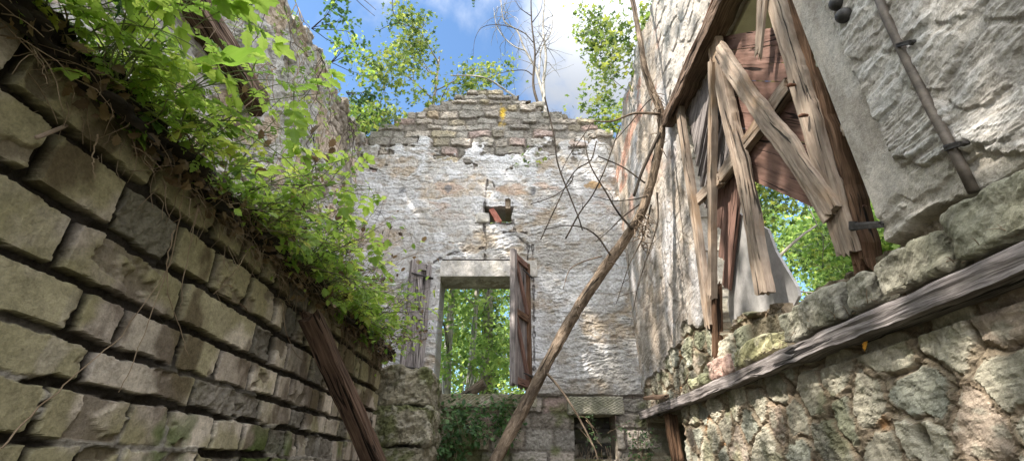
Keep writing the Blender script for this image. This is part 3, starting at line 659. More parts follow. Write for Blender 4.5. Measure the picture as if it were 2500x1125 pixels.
# right shutter leaf
NX = (-1, 0, 0)
r1 = empty('window_shutter', (XR, 2.0, EYE + .9)); tag(r1, 'broken red-brown shutter with a diagonal brace, hanging at the near side of the big window', 'shutter')
m = MB(); m.plank(ptsx([(1886, -40), (1915, 60), (1958, 205), (2000, 345), (2047, 515), (2076, 618)], XR), .13, .05, NX, .03, .008, 7); m.build('stile', M_GREY, r1)
m = MB(); m.plank(ptsx([(1744, 92), (1762, 190), (1785, 300), (1818, 430), (1842, 570), (1868, 716)], XR - .005), .145, .055, NX, .015, .008, 9); m.build('stile', M_GREY, r1)
m = MB(); m.plank(ptsx([(1756, 122), (1842, 250), (1925, 358), (2032, 522)], XR - .035), .125, .04, NX, .03, .007, 11); m.build('brace', M_GREY, r1)
m = MB(); m.plank(ptsx([(1752, 447), (1839, 330), (1930, 208)], XR + .028), .10, .055, NX, .02, .005, 12); m.build('rail', M_GREY, r1)
def boards(mb, xa, ya, ha, yb, hb, n, step, th, seed, extra=None):
    """diagonal boards, one plank each, from (ya,ha) to (yb,hb) and stacked upwards by step"""
    w = step * abs(yb - ya) / math.hypot(yb - ya, hb - ha) * .988
    for k in range(n):
        e = extra[k] if extra else 0; s0 = 0
        if e < 0: s0, e = -e, 0
        a = np.array([xa + (k % 2) * .003, ya, EYE + ha + k * step]); b = np.array([xa + (k % 2) * .003, yb, EYE + hb + k * step])
        mb.plank([lerp(a, b, s0), lerp(a, b, 1 - e)], w, th, NX, .012, .0015, seed + k * 3)
m = MB(); boards(m, XR + .068, 1.97, 1.075, 2.80, 1.90, 9, .152, .022, 20); m.build('board_panel', M_RED, r1)
m = MB(); m.plank(ptsx([(2079, 556), (2112, 549), (2152, 546)], XR - .03), .03, .016, NX, .01, .003, 14); m.tube(ptsx([(2083, 560), (2083, 540)], XR - .03), .018, 8); m.build('hinge', M_IRON, r1)
m = MB()
for a, b in ((1942, 208), (1972, 282)):
    m = MB(); p = onx(a, b, XR - .03); m.tube([p, p + np.array([-.03, 0, .0]), p + np.array([-.045, .004, -.004])], [.008, .012, .008], 7); m.build('bolt', M_RUST, r1)

# jamb post at the near side
jp = empty('jamb_post', (XR + .05, 1.9, EYE + .8)); tag(jp, 'dark rotten jamb post split at its foot, beside the pale smooth plaster border', 'post')
m = MB(); m.plank(ptsx([(1925, -60), (1972, 90), (2022, 268), (2068, 430), (2104, 566), (2122, 652)], XR + .05), .085, .09, NX, .09, .012, 31); m.build('post', M_BROWN, jp)

# left shutter leaf
r2 = empty('window_shutter', (XR, 3.5, EYE + .9)); tag(r2, 'narrow weathered grey shutter with steep slats, at the far side of the big window', 'shutter')
m = MB(); m.plank(ptsx([(1655, 215), (1668, 330), (1690, 470), (1708, 600), (1726, 740), (1735, 805)], XR - .02), .10, .05, NX, .06, .006, 41); m.build('stile', M_GREY, r2)
m = MB(); m.plank(ptsx([(1741, 150), (1741, 300), (1738, 440), (1740, 600), (1739, 730)], XR - .03), .075, .05, NX, .05, .006, 43); m.build('brace', M_GREY, r2)
m = MB(); m.plank(ptsx([(1700, 492), (1760, 436)], XR + .012), .09, .045, NX, .02, .005, 45); m.build('rail', M_GREY, r2)
m = MB(); boards(m, XR + .055, 2.76, 2.93, 3.47, 2.42, 9, -.105, .024, 50, [0, 0, 0, 0, 0, .40, .41, .62, .83])
boards(m, XR + .055, 2.76, 3.455, 3.47, 2.945, 5, -.105, .024, 150, [-.88, -.72, -.54, -.36, -.16])
for k in range(5):                                                                            # thin cover strips between the slats
    a = np.array([XR + .03, 2.78, EYE + 2.87 - .105 * k]); b = np.array([XR + .03, 3.45, EYE + 2.38 - .105 * k]); m.plank([a, b], .022, .02, NX, .01, .002, 80 + k)
m.build('slat_panel', M_BEAM, r2)
m = MB(); boards(m, XR + .085, 2.80, 2.12, 3.50, 1.28, 3, .19, .024, 70, [0, .05, .12]); m.build('lower_board', M_RED, r2)
m = MB(); m.plank(ptsx([(1750, 700), (1752, 800), (1752, 868)], XR + .01), .07, .06, NX, .05, .008, 47); m.build('foot_post', M_BROWN, r2)

lt = empty('hanging_lath', (XR - .02, 2.35, EYE + 2.8)); tag(lt, 'short split lath dangling from the lintel in front of the upper shutter boards', 'board')
m = MB(); m.plank(ptsx([(1858, -40), (1856, 60), (1851, 132)], XR - .02), .06, .02, NX, .05, .004, 55); m.plank(ptsx([(1872, -40), (1864, 50), (1855, 140)], XR - .04), .03, .015, NX, .03, .003, 57); m.build('lath', M_GREY, lt)

sh = empty('cement_sheet', (XR + .1, 2.9, EYE + .9)); tag(sh, 'grey cement sheet standing on the sill behind the broken shutters', 'sheet')
m = MB()
poly = [(1803, 520), (1765, 826), (1938, 746), (1950, 722), (1945, 700), (1893, 612), (1874, 560)]
m.prism(ptsx(poly, XR + .115), .018); o = m.build('panel', M_SHEET, sh, False)

rod = tag(empty('iron_rod', (XR - .03, 3.2, EYE + 3.)), 'thin rusty iron rod slanting beside the rotten lintel', 'rod')
m = MB(); m.tube(ptsx([(1752, -30), (1715, 70), (1680, 140), (1652, 210)], XR - .06), .013, 8, .2); m.build('rod', M_RUST, rod)

# pipe with clips
pp = empty('conduit_pipe', (XR - .05, 1.3, EYE + .9)); tag(pp, 'thin brown pipe clipped down the near end of the plastered wall', 'pipe')
m = MB(); m.tube(ptsx([(2128, -50), (2162, 40), (2212, 145), (2275, 272), (2330, 372), (2378, 468)], XR - .045), [.0165] * 6, 12, .08); m.build('tube', M_PIPE, pp)
for (a, b, c, d) in ((2190, 112, 2222, 104), (2308, 362, 2346, 350)):
    m = MB(); m.plank(ptsx([(a, b), ((a + c) / 2, (b + d) / 2 - 1), (c, d)], XR - .062), .018, .012, NX, 0, .002, a); p = onx(c, d, XR - .062); m.plank([p, p + np.array([.07, 0, 0])], .016, .012, (0, 0, 1), 0, .001, 3); m.build('clip', M_IRON, pp)
fl = empty('insulator', (XR - .05, 1.75, EYE + 2.2)); tag(fl, 'pair of dark round fittings fixed high on the plaster beside the window', 'fitting')
for (a, b, r) in ((2062, 38, .036), (2046, 8, .036)):
    p = onx(a, b, XR - .04); m = MB(); ax = np.array([-.9, -.05, -.42]); ax /= np.linalg.norm(ax)
    m.tube([p - ax * .09, p - ax * .03, p - ax * .028, p + ax * .006, p + ax * .026, p + ax * .034], [.016, .018, r * .8, r, r * .8, r * .25], 16, .06); m.build('knob', M_IRON, fl)

# doorway under the beam by the far corner
dp = empty('door_post', (XR, 5.25, 0)); tag(dp, 'brown timber post standing under the far end of the wall beam', 'post')
m = MB(); m.plank([(XR + .03, 5.16, 0), (XR + .03, 5.16, EYE + .53)], .10, .11, (0, -1, 0), 0, .008, 91); m.build('post', M_BROWN, dp)
m = MB(); m.plank([(XR + .26, 5.02, EYE - .5), (XR + .24, 5.04, EYE + .05), (XR + .19, 5.04, EYE + .5)], .14, .04, (-.3, -1, 0), .03, .006, 93); m.build('side_board', M_RED, dp)
stone_block('recess_back', (XR + .46, 4.6, 0), (XR + .60, 6.2, EYE + .62), 61., M_STONE, RW, (.06, .055, .045), .02, .02, .5)  # slab added behind the opening, coloured near black for its shade
bb = empty('wall_bracket_board', (XR - .1, 5.7, EYE + .7)); tag(bb, 'small dark board stub poking from the wall above the far door post', 'board')
m = MB(); m.plank([(XR + .02, 5.1, EYE + .70), (XR - .10, 5.55, EYE + .74)], .09, .03, (-.3, 0, 1), .03, .006, 95); m.build('board', M_DARK, bb)

# dark timber high on the left wall
dl = empty('wall_plate', (XL + .05, 2.4, EYE + 3.)); tag(dl, 'dark timber set in the tall wall above the weeds', 'beam')
m = MB(); m.plank([(XL + .05, 1.2, EYE + 2.98), (XL + .06, 2.4, EYE + 2.97), (XL + .05, 3.3, EYE + 2.92)], .17, .2, (1, 0, 0), .06, .014, 98); m.build('timber', M_DARK, dl)

# leaning brown timber in front of the block wall
lb = empty('leaning_timber', (-1.2, 2.9, EYE + .8)); tag(lb, 'thick brown squared timber propped aslant against the block wall', 'beam')
a = np.array([-1.215, 2.80, EYE + .84]); b = np.array([-.90, 3.50, EYE + .05]); dr = b - a
m = MB(); m.plank([a, a + dr * .5, a + dr * 2.72], .10, .115, (.95, -.2, .25), .06, .008, 101, nseg=90); m.build('timber', M_PROP, lb)

# ---------------------------------------------------------------- shutters of the far window
def small_shutter(label, hinge, ang, w, hgt, sx, grey=False):
    M_RED, M_BROWN = (M_BEAM, M_BEAM) if grey else (globals()['M_RED'], globals()['M_BROWN'])
    o = empty('window_shutter', hinge); tag(o, label, 'shutter'); o.rotation_euler = (0, 0, ang)
    def mk(name, mat, parts):
        m = MB()
        for k, (p0, p1, ww, t, y) in enumerate(parts): m.plank([(sx * p0[0], y, p0[1]), (sx * p1[0], y, p1[1])], ww, t, (0, -1, 0), .02, .004, 111 + k * 3)
        V = np.concatenate(m.V); me = mesh_np(name, V, [np.concatenate(m.Q), np.concatenate(m.T)], mat, o, False, {'gco': np.concatenate(m.G)})
    n = 5
    mk('board_panel', M_BEAM, [(((k + .5) * w / n, .0 + .02 * (k % 2)), ((k + .5) * w / n, hgt), w / n * .96, .022, .03) for k in range(n)])
    mk('stile', M_BROWN, [((.04, .02), (.04, hgt - .02), .075, .035, 0)]); mk('stile', M_BEAM, [((w - .04, .0), (w - .04, hgt), .085, .05, 0)])
    mk('rail', M_BROWN, [((.08, hgt * .52), (w - .08, hgt * .52), .085, .03, 0)]); mk('rail', M_RED, [((.08, .06), (w - .08, .06), .08, .03, 0)]); mk('rail', M_RED, [((.08, hgt - .07), (w - .08, hgt - .07), .08, .03, 0)])
    mk('brace', M_RED, [((.08, hgt * .56), (w - .1, hgt * .93), .06, .028, 0)]); mk('brace', M_RED, [((.08, .1), (w - .1, hgt * .49), .06, .028, 0)])
    for z in (.16, hgt - .2):
        m = MB(); m.tube([(sx * -.02, -.03, z), (sx * .16, -.035, z), (sx * .3, -.035, z)], [.014, .012, .008], 7)
        mesh_np('hinge', np.concatenate(m.V), [np.concatenate(m.Q), np.concatenate(m.T)], M_IRON, o, True, {'gco': np.concatenate(m.G)})
    return o
small_shutter('open plank shutter swung into the room at the right side of the far window', (WX1 - .01, YB - .05, EYE + WZ0 + .03), math.radians(66), .55, 1.66, -1)
small_shutter('grey plank shutter folded back on the plaster at the left of the far window', (WX0 - .13, YB - .06, EYE + WZ0 + .12), math.radians(38), .30, 1.55, -1, True)

# ---------------------------------------------------------------- leaves
def lobed(rows, fold=.25, droop=.25):
    """leaf with a toothed outline, along +Y, midrib folded"""
    V, Q = [], []
    for t, w, dt in rows:
        z = -droop * t * t
        V += [(-w, t + dt, z + w * fold), (0, t, z), (w, t + dt, z + w * fold)]
    for i in range(len(rows) - 1):
        a = i * 3; Q += [(a, a + 1, a + 4, a + 3), (a + 1, a + 2, a + 5, a + 4)]
    return np.array(V, float), np.array(Q)
LEAFLET = lobed([(0, .02, 0), (.12, .16, .03), (.22, .34, .10), (.34, .25, .04), (.46, .40, .12), (.60, .25, .03), (.72, .27, .10), (.86, .12, .03), (1, .01, .02)])
OVAL = lobed([(0, .02, 0), (.15, .22, .02), (.4, .34, .03), (.7, .24, .03), (.9, .10, .02), (1, .01, 0)])
RHOMB = (np.array([(0, 0, 0), (-.36, .45, .07), (0, 1, -.06), (.36, .45, .07)], float), np.array([(0, 3, 2, 1)]))
def star():
    a = []
    for k, (an, r) in enumerate([(-150, .35), (-115, .62), (-88, .42), (-62, .85), (-32, .46), (0, 1.05), (32, .46), (62, .85), (88, .42), (115, .62), (150, .35)]):
        an = math.radians(an); a.append((r * math.sin(an) * .75, .32 + r * math.cos(an) * .68, -.12 * abs(math.sin(an)) * r))
    V = np.array([(0, .3, .04)] + a); T = np.array([(0, i + 1, i) for i in range(1, len(a))]); return V, T
STAR = star()
def compound(n=7, lf=LEAFLET, seed=0):
    """a divided leaf: paired leaflets along a stalk, larger end leaflet"""
    r = random.Random(seed); V, Q, k = [], [], 0
    def put(pos, ang, s, tilt):
        nonlocal k
        P = lf[0] * s; c, sn = math.cos(ang), math.sin(ang)
        X = np.stack([P[:, 0] * c + P[:, 1] * sn, -P[:, 0] * sn + P[:, 1] * c, P[:, 2] + P[:, 1] * tilt], 1) + pos
        V.append(X); Q.append(lf[1] + k); k += len(X)
    m = (n - 1) // 2
    for i in range(m):
        t = .30 + .50 * i / max(1, m - 1)
        for sg in (-1, 1): put(np.array([0, t, -.12 * t * t]), sg * math.radians(r.uniform(55, 75)), r.uniform(.26, .36) * (1.0 if i else .85), r.uniform(-.3, .1))
    put(np.array([0, .74, -.1]), r.uniform(-.2, .2), .42, -.25)
    st = np.array([(-.008, 0, 0), (.008, 0, 0), (.006, .4, -.02), (-.006, .4, -.02), (.005, .85, -.09), (-.005, .85, -.09)]); V.append(st); Q.append(np.array([(0, 1, 2, 3), (3, 2, 4, 5)]) + k)
    return np.concatenate(V), np.concatenate(Q)
def scatter(name, tpl, pos, dirs, ups, size, mat, parent=None, rnd=None):
    """one mesh holding many leaves: +Y of the template along dirs"""
    V0, F0 = tpl; pos = np.asarray(pos, float); D = np.asarray(dirs, float); D = D / (np.linalg.norm(D, axis=1)[:, None] + 1e-9); Up = np.asarray(ups, float)
    X = np.cross(D, Up); X /= np.linalg.norm(X, axis=1)[:, None] + 1e-9; Z = np.cross(X, D)
    S = np.asarray(size, float)[:, None, None]
    V = pos[:, None] + S * (V0[None, :, 0:1] * X[:, None] + V0[None, :, 1:2] * D[:, None] + V0[None, :, 2:3] * Z[:, None])
    m, n = len(pos), len(V0)
    Fc = (F0[None] + (np.arange(m) * n)[:, None, None]).reshape(-1, F0.shape[1])
    rv = np.repeat(np.random.RandomState(m).rand(m) if rnd is None else rnd, n)
    return mesh_np(name, V.reshape(-1, 3), Fc, mat, parent, False, {'rnd': rv})
def rs(seed): return np.random.RandomState(seed)

# ---------------------------------------------------------------- trees
def branchy(mb, p, d, L, r, depth, R, ends, wig=.25, nb=3, up=.12, n=6, spread=.8):
    pts = [np.array(p, float)]; d = np.array(d, float); d /= np.linalg.norm(d); k = 7
    dirs = []
    for i in range(k):
        d = d + R.normal(0, wig, 3) * .35 + np.array([0, 0, up * .3]); d /= np.linalg.norm(d); pts.append(pts[-1] + d * L / k); dirs.append(d.copy())
    rad = np.linspace(r, r * .45, k + 1); mb.tube(pts, rad, n, .15, int(R.randint(99)))
    if depth == 0:
        for i in range(2, k + 1): ends.append((pts[i], dirs[i - 1]))
        return
    for b in range(nb):
        i = R.randint(2, k + 1) if b < nb - 1 else k
        s = R.normal(0, 1, 3); s -= s @ dirs[i - 1] * dirs[i - 1]; s /= np.linalg.norm(s) + 1e-9
        nd = dirs[i - 1] * (1 - spread * .45) + s * spread
        branchy(mb, pts[i], nd, L * R.uniform(.5, .72), rad[i] * .65, depth - 1, R, ends, wig, nb, up, max(4, n - 1), spread)
    ends.append((pts[-1], dirs[-1]))
def tree(name, label, base, height, r, lean, seed, leafmat, barkmat, leaf, size, per, trunkfrac=.45, nb=4, depth=3, group=None, spreadr=.35, cat='tree', spread=.9, kids=9, bl=.42):
    R = rs(seed); o = empty(name, base); tag(o, label, cat, group)
    mb = MB(); ends = []; b = np.array(base, float)
    n = 12; tp = [b + np.array([lean[0] * t + .02 * height * (math.sin(t * 5 + seed) - math.sin(seed)) * .5, lean[1] * t, height * t]) for t in np.linspace(0, 1, n)]
    mb.tube(tp, np.linspace(r, r * .22, n), 10, .1, seed); mb.build('trunk', barkmat, o)
    mb = MB()
    for k in range(kids):
        t = trunkfrac + (1 - trunkfrac) * (k + R.rand() * .6) / kids; i = min(n - 2, int(t * (n - 1))); p = lerp(tp[i], tp[i + 1], t * (n - 1) - i)
        a = k * 2.4 + R.rand() * .8 + seed; d = np.array([math.cos(a), math.sin(a), R.uniform(.1, .7)])
        branchy(mb, p, d, height * bl * (1.05 - .6 * (t - trunkfrac) / (1 - trunkfrac)) * R.uniform(.75, 1.1), r * .35 * (1.1 - t * .6), depth - 1, R, ends, .3, nb, .1, 6, spread)
    ends.append((tp[-1], np.array([0, 0, 1.])))
    mb.build('limbs', barkmat, o)
    E = np.array([e[0] for e in ends]); Dd = np.array([e[1] for e in ends]); idx = R.randint(0, len(E), len(E) * per)
    pos = E[idx] + R.normal(0, spreadr, (len(idx), 3)) * np.array([1, 1, .7]); dr = Dd[idx] * .5 + R.normal(0, .8, (len(idx), 3)) + np.array([0, 0, -.35])
    ups = R.normal(0, .5, (len(idx), 3)) + np.array([-.35, -.35, .9])
    scatter('crown', leaf, pos - b, dr, ups, size * R.uniform(.6, 1.3, len(idx)), leafmat, o)
    return o
GL = 0.0
ground = MB(); g = np.linspace(-1, 1, 61); gx, gy = np.meshgrid(np.sign(g) * np.abs(g) ** 2.2 * 300, np.sign(g) * np.abs(g) ** 2.2 * 300 + 3)
gd = np.hypot(gx, gy - 3); gz = (fbm(gx * .3 + 50, gy * .3 + 50, 601, 4) - .5) * .8 * sst(9, 20, gd) - .02
gi = np.arange(60)[:, None] * 61; gj = np.arange(60)[None]
ground.add(np.stack([gx, gy, gz], -1).reshape(-1, 3), np.stack([gi + gj, gi + gj + 1, gi + 62 + gj, gi + 61 + gj], -1).reshape(-1, 4))
tag(ground.build('ground', M_GROUND), 'dark leafy ground of the ruin and the wood', None, None, 'structure')

tree('maple_tree', 'leafy young maple rising behind the left half of the gable', (-1.75, 7.3, GL), 9.6, .09, (.1, .2), 3, L_MAPLE, M_BARK2, STAR, .085, 8, .57, 3, 3, spreadr=.14, kids=12, bl=.155)
tree('maple_tree', 'lower bushy maple showing in the corner between tall wall and gable', (-2.75, 7.3, GL), 8.2, .08, (-.1, .2), 8, L_MAPLE, M_BARK2, STAR, .08, 8, .57, 3, 3, spreadr=.13, kids=9, bl=.115)
tree('maple_tree', 'yellow-green maple hanging over the broken top of the right wall', (3.25, 7.2, GL), 9.6, .12, (-.1, -.2), 12, L_MAPLE, M_BARK2, STAR, .10, 18, .42, 3, 3, spreadr=.16, kids=11, bl=.22)
WG = 'trees of the wood behind the far window'
def seg_tree(label, px, y, r, seed, mat, kids, h=7.6):
    p = ony(px, 960, y); tree('forest_tree', label, (p[0], y, GL), h, r, (.02, .1), seed, L_WOOD, mat, RHOMB, .12, 12, .35, 3, 3, WG, .25, kids=kids, bl=.14)
seg_tree('thicker pale trunk, leftmost seen through the far window', 1104, 9.0, .125, 21, M_PALE, 7)
seg_tree('thinner grey trunk second from the left in the far window', 1136, 9.6, .10, 23, M_PALE, 6)
# ivy-clad trunk in the middle of the window
p = ony(1180, 960, 10.5); iv = empty('ivy_tree', (p[0], 10.5, GL)); tag(iv, 'trunk wrapped in sunlit ivy in the middle of the far window', 'tree', WG)
m = MB(); m.tube([(p[0], 10.5, 0), (p[0] + .05, 10.5, 4), (p[0] + .02, 10.6, 7.8)], [.16, .13, .07], 9, .1); m.build('trunk', M_BARK2, iv)
R = rs(5); n = 3600; t = R.rand(n) * 7.8; a = R.rand(n) * 6.283; rr = .16 + np.abs(R.normal(0, .12, n)); pos = np.stack([rr * np.cos(a) + .03, rr * np.sin(a), t], 1)
scatter('ivy', STAR, pos, np.stack([np.cos(a), np.sin(a), -.6 + 0 * a], 1) + R.normal(0, .5, (n, 3)), R.normal(0, .3, (n, 3)) + np.stack([np.cos(a), np.sin(a), .6 + 0 * a], 1), .085 * R.uniform(.6, 1.3, n), L_MAPLE, iv)
k = 0
for (x, y, hh, s) in ((-4.0, 15.5, 10, 31), (-.6, 15.2, 10.5, 33), (1.6, 14.6, 9, 35), (-2.0, 20, 12, 39)):
    tree('forest_tree', 'bushy tree of the wood filling the far window with small green leaves', (x, y, GL), hh, .14, (.2, .1), s, L_WOOD, M_BARK2, RHOMB, .14, 16, .12, 3, 3, WG, .4, kids=12, bl=.30)
# trees outside the right window
RG = 'trees outside the big right window'
for (x, y, hh, s) in ((8.6, 8.0, 7.5, 51), (10.5, 10.5, 9, 53), (9.0, 12.6, 8, 55), (12.5, 8.5, 10, 57), (12.5, 14, 11, 59), (11.5, 4.6, 7.5, 61)):
    tree('broadleaf_tree', 'sunlit leafy tree crowding outside the big shuttered window', (x, y, GL), hh, .12, (.1, .1), s, L_WOOD, M_TWIG, RHOMB, .13, 44, .10, 3, 3, RG, .36, kids=14, bl=.32)
# tree over the left wall: it shades the room and gives the dappled light
def shade_tree(label, base, h, seed, per, kids, tf=.4, bl=.42, lean=(.6, .2), spreadr=.45):
    tree('overhanging_tree', label, base, h, .2, lean, seed, L_WOOD, M_BARK2, STAR, .20, per, tf, 3, 3, 'trees leaning over the left wall', spreadr, kids=kids, bl=bl)

fl = empty('fallen_log', (-.5, 8, 0)); tag(fl, 'sawn fallen log tilted outside the far window', 'log')
m = MB(); p0 = ony(1110, 985, 8.2); p1 = ony(1182, 934, 8.0); m.tube([p0, (p0 + p1) / 2, p1], [.085, .085, .08], 14, .08); m.build('log', M_BARK, fl)
m = MB(); q0 = ony(1128, 968, 8.1)
for k in range(5): m.tube([q0 + np.array([k * .03, 0, -.1]), ony(1133 + k * 9, 925 - k * 2, 8.15 + .05 * k)], [.016, .007], 5)
m.build('twig', M_PALE, fl)

# ---------------------------------------------------------------- bare saplings over the gable
def traced(mb, pts, y, r0, r1, n=6, sm=5, seed=0, rough=.12):
    P = np.array([ony(a, b, y if np.isscalar(y) else y[i]) for i, (a, b) in enumerate(pts)])
    t = np.arange(len(P)); q = np.linspace(0, len(P) - 1, (len(P) - 1) * sm + 1)
    # catmull-rom
    Pm = np.concatenate([[2 * P[0] - P[1]], P, [2 * P[-1] - P[-2]]]); i = np.minimum(q.astype(int), len(P) - 2); f = (q - i)[:, None]
    a, b, c, d = Pm[i], Pm[i + 1], Pm[i + 2], Pm[i + 3]
    X = .5 * (2 * b + (c - a) * f + (2 * a - 5 * b + 4 * c - d) * f ** 2 + (3 * b - a - 3 * c + d) * f ** 3)
    rad = np.linspace(r0, r1, len(X)) if np.isscalar(r0) else np.interp(q, t, r0)
    mb.tube(X, rad, n, rough, seed); return X
def twigs(mb, X, R, n, L, r, y, droop=0.0):
    for k in range(n):
        i = R.randint(len(X) // 4, len(X) - 1); d = R.normal(0, 1, 3); d[2] = abs(d[2]) * .6 - droop; d /= np.linalg.norm(d); P = [X[i]]
        for s in range(6): d = d + R.normal(0, .22, 3) + np.array([0, 0, -droop * .25]); d /= np.linalg.norm(d); P.append(P[-1] + d * L * R.uniform(.6, 1.2) / 6)
        mb.tube(P, np.linspace(r, r * .35, 7), 4)
R = rs(77)
bt = empty('bare_tree', (.4, 7.6, GL)); tag(bt, 'leafless pale tree with fine curling twigs standing behind the gable peak', 'tree')
Y = 7.5
m = MB(); m.tube([(ony(1330, 260, Y)[0], Y, 0), ony(1330, 262, Y)], [.06, .045], 8); X1 = traced(m, [(1330, 270), (1327, 200), (1333, 140), (1326, 70), (1330, -10)], Y, .04, .016, 7)
X2 = traced(m, [(1328, 240), (1308, 170), (1280, 118), (1262, 75), (1230, 50), (1222, -10)], Y, .032, .010, 6); X3 = traced(m, [(1315, 190), (1322, 120), (1345, 80), (1350, 30)], Y, .022, .007, 6); X4 = traced(m, [(1285, 125), (1250, 110), (1215, 70), (1205, 20)], Y, .016, .005, 5)
m.build('trunk', M_PALE, bt)
m = MB()
for X, n in ((X1, 16), (X2, 20), (X3, 16), (X4, 12)): twigs(m, X, R, n, .75, .0075, Y, .25)
m.build('twig', M_PALE, bt)
bs = empty('bare_tree', (.3, 7.0, GL)); tag(bs, 'dark thin leafless sapling with arching side shoots in front of the pale bare tree', 'tree')
Y = 6.95
m = MB(); p = ony(1316, 258, Y); m.tube([(p[0], Y, 0), p], [.035, .03], 7); X1 = traced(m, [(1316, 262), (1302, 205), (1306, 130), (1298, 55), (1296, -20)], Y, .029, .012, 7); m.build('trunk', M_TWIG, bs)
m = MB()
for pts in ([(1301, 184), (1280, 172), (1240, 175), (1205, 185), (1180, 205)], [(1303, 105), (1275, 78), (1225, 62), (1180, 66), (1160, 95), (1155, 140)], [(1306, 140), (1330, 90), (1345, 60)], [(1297, 40), (1270, 20), (1250, -10)], [(1300, 55), (1320, 25), (1326, -10)]):
    X = traced(m, pts, Y, .012, .003, 5); twigs(m, X, R, 5, .3, .003, Y)
m.build('branch', M_TWIG, bs)
wb = empty('bare_branch', (-.3, 7, 6)); tag(wb, 'pale bent dead branch lying along the left slope of the gable top', 'branch')
m = MB(); X = traced(m, [(1100, 185), (1160, 186), (1195, 195), (1230, 218), (1262, 240)], YB + .35, .014, .02, 6); twigs(m, X, R, 6, .5, .005, 6); m.build('branch', M_PALE, wb)

# ---------------------------------------------------------------- leaning dead trunk with its branches
dt = empty('dead_sapling', (-.2, 4.6, 0)); tag(dt, 'dead crooked trunk leaning across the room against the right wall', 'dead tree')
tp = [(1140, 1240, 4.65), (1207, 1125, 4.6), (1300, 955, 4.55), (1388, 792, 4.45), (1452, 690, 4.35), (1520, 592, 4.2), (1568, 515, 4.05), (1596, 425, 3.9), (1614, 330, 3.76), (1612, 272, 3.7), (1592, 222, 3.66), (1572, 160, 3.6), (1560, 80, 3.55), (1540, -20, 3.5), (1525, -80, 3.5)]
rp = [13.5, 13.5, 13.2, 13, 12.6, 12, 11, 10, 10.5, 10, 8, 7, 6, 5.5, 5]
rr = []
for (a, b, y), r_ in zip(tp, rp): rr.append(r_ / F * project(ony(a, b, y))[2])
p0 = ony(1140, 1240, 4.65)
m = MB(); X = traced(m, [(a, b) for a, b, y in tp], [y for a, b, y in tp], rr, None, 18, 14, 5, .34)
m.tube([p0 + np.array([-.35, .1, -(p0[2]) ]), p0 + np.array([-.02, 0, -.06]), p0 + np.array([.01, 0, .02])], [.1, rr[0], rr[0]], 12, .2); m.build('trunk', M_BARK, dt)
BR = [([(1330, 238), (1352, 330), (1362, 400), (1392, 480), (1412, 530), (1422, 562)], 4.0, .009, .006),
      ([(1320, 585), (1350, 520), (1387, 443), (1410, 412), (1443, 390), (1456, 345)], 4.1, .006, .007),
      ([(1381, 582), (1415, 520), (1448, 474), (1478, 410), (1495, 362), (1515, 305)], 3.95, .008, .006),
      ([(1328, 560), (1381, 551), (1425, 556), (1459, 578), (1490, 622)], 4.2, .004, .010),
      ([(1448, 296), (1495, 296), (1550, 277), (1612, 279)], 3.66, .006, .017),
      ([(1610, 325), (1585, 380), (1565, 425), (1548, 478)], 3.7, .018, .012),
      ([(1604, 470), (1606, 540), (1585, 610), (1560, 690), (1545, 760)], 3.95, .009, .003),
      ([(1590, 500), (1575, 560), (1560, 600), (1535, 650), (1505, 740)], 4.0, .008, .003),
      ([(1296, 498), (1350, 480), (1390, 450), (1400, 430)], 4.1, .004, .006),
      ([(1459, 381), (1520, 408), (1575, 447)], 3.8, .006, .008),
      ([(1425, 330), (1440, 400), (1480, 470), (1510, 520), (1545, 560)], 4.05, .005, .012),
      ([(1450, 480), (1500, 490), (1550, 486), (1580, 478)], 3.95, .003, .008),
      ([(1455, 590), (1490, 560), (1520, 530), (1560, 500)], 4.05, .003, .008),
      ([(1470, 625), (1420, 640), (1390, 660), (1375, 705)], 4.3, .008, .003),
      ([(1500, 345), (1540, 300), (1580, 250), (1605, 235)], 3.7, .004, .009),
      ([(1445, 300), (1425, 330), (1390, 380), (1370, 420)], 3.7, .006, .003),
      ([(1330, 905), (1365, 945), (1405, 1005), (1450, 1090), (1460, 1125)], 4.5, .013, .005)]
for k, (pts, y, r0, r1) in enumerate(BR):
    m = MB(); X = traced(m, pts, y, r0, r1, 6, 6, k); 
    if k in (1, 2, 3, 4, 6, 7, 10): twigs(m, X, rs(k), 4, .22, .0028, y)
    m.build('branch', M_TWIG if k not in (4, 13, 16) else M_BARK, dt)
m = MB(); R = rs(9)
for k in range(34):                                                       # bark flakes and root tufts
    i = R.randint(30, len(X) if False else 60); t = R.rand(); j = min(len(tp) - 2, int(t * 8) + 2); f = t * 8 % 1; a = lerp(np.array(tp[j]), np.array(tp[min(j + 1, 13)]), f); p = ony(a[0] + R.normal(0, 8), a[1], a[2] - .04)
    d = R.normal(0, 1, 3); d[2] -= .8; d /= np.linalg.norm(d); m.tube([p, p + d * .05, p + d * .09 + np.array([0, 0, -.02])], [.006, .005, .002], 4)
for k in range(60):
    p = ony(1572 + R.normal(0, 10), 560 + R.normal(0, 22), 3.98); d = R.normal(0, 1, 3); d[2] -= .7; d /= np.linalg.norm(d)
    m.tube([p, p + d * .05, p + d * .10 + R.normal(0, .02, 3)], [.005, .004, .002], 4)
tag(m.build('bark_flakes', M_BARK, dt), kind='stuff')

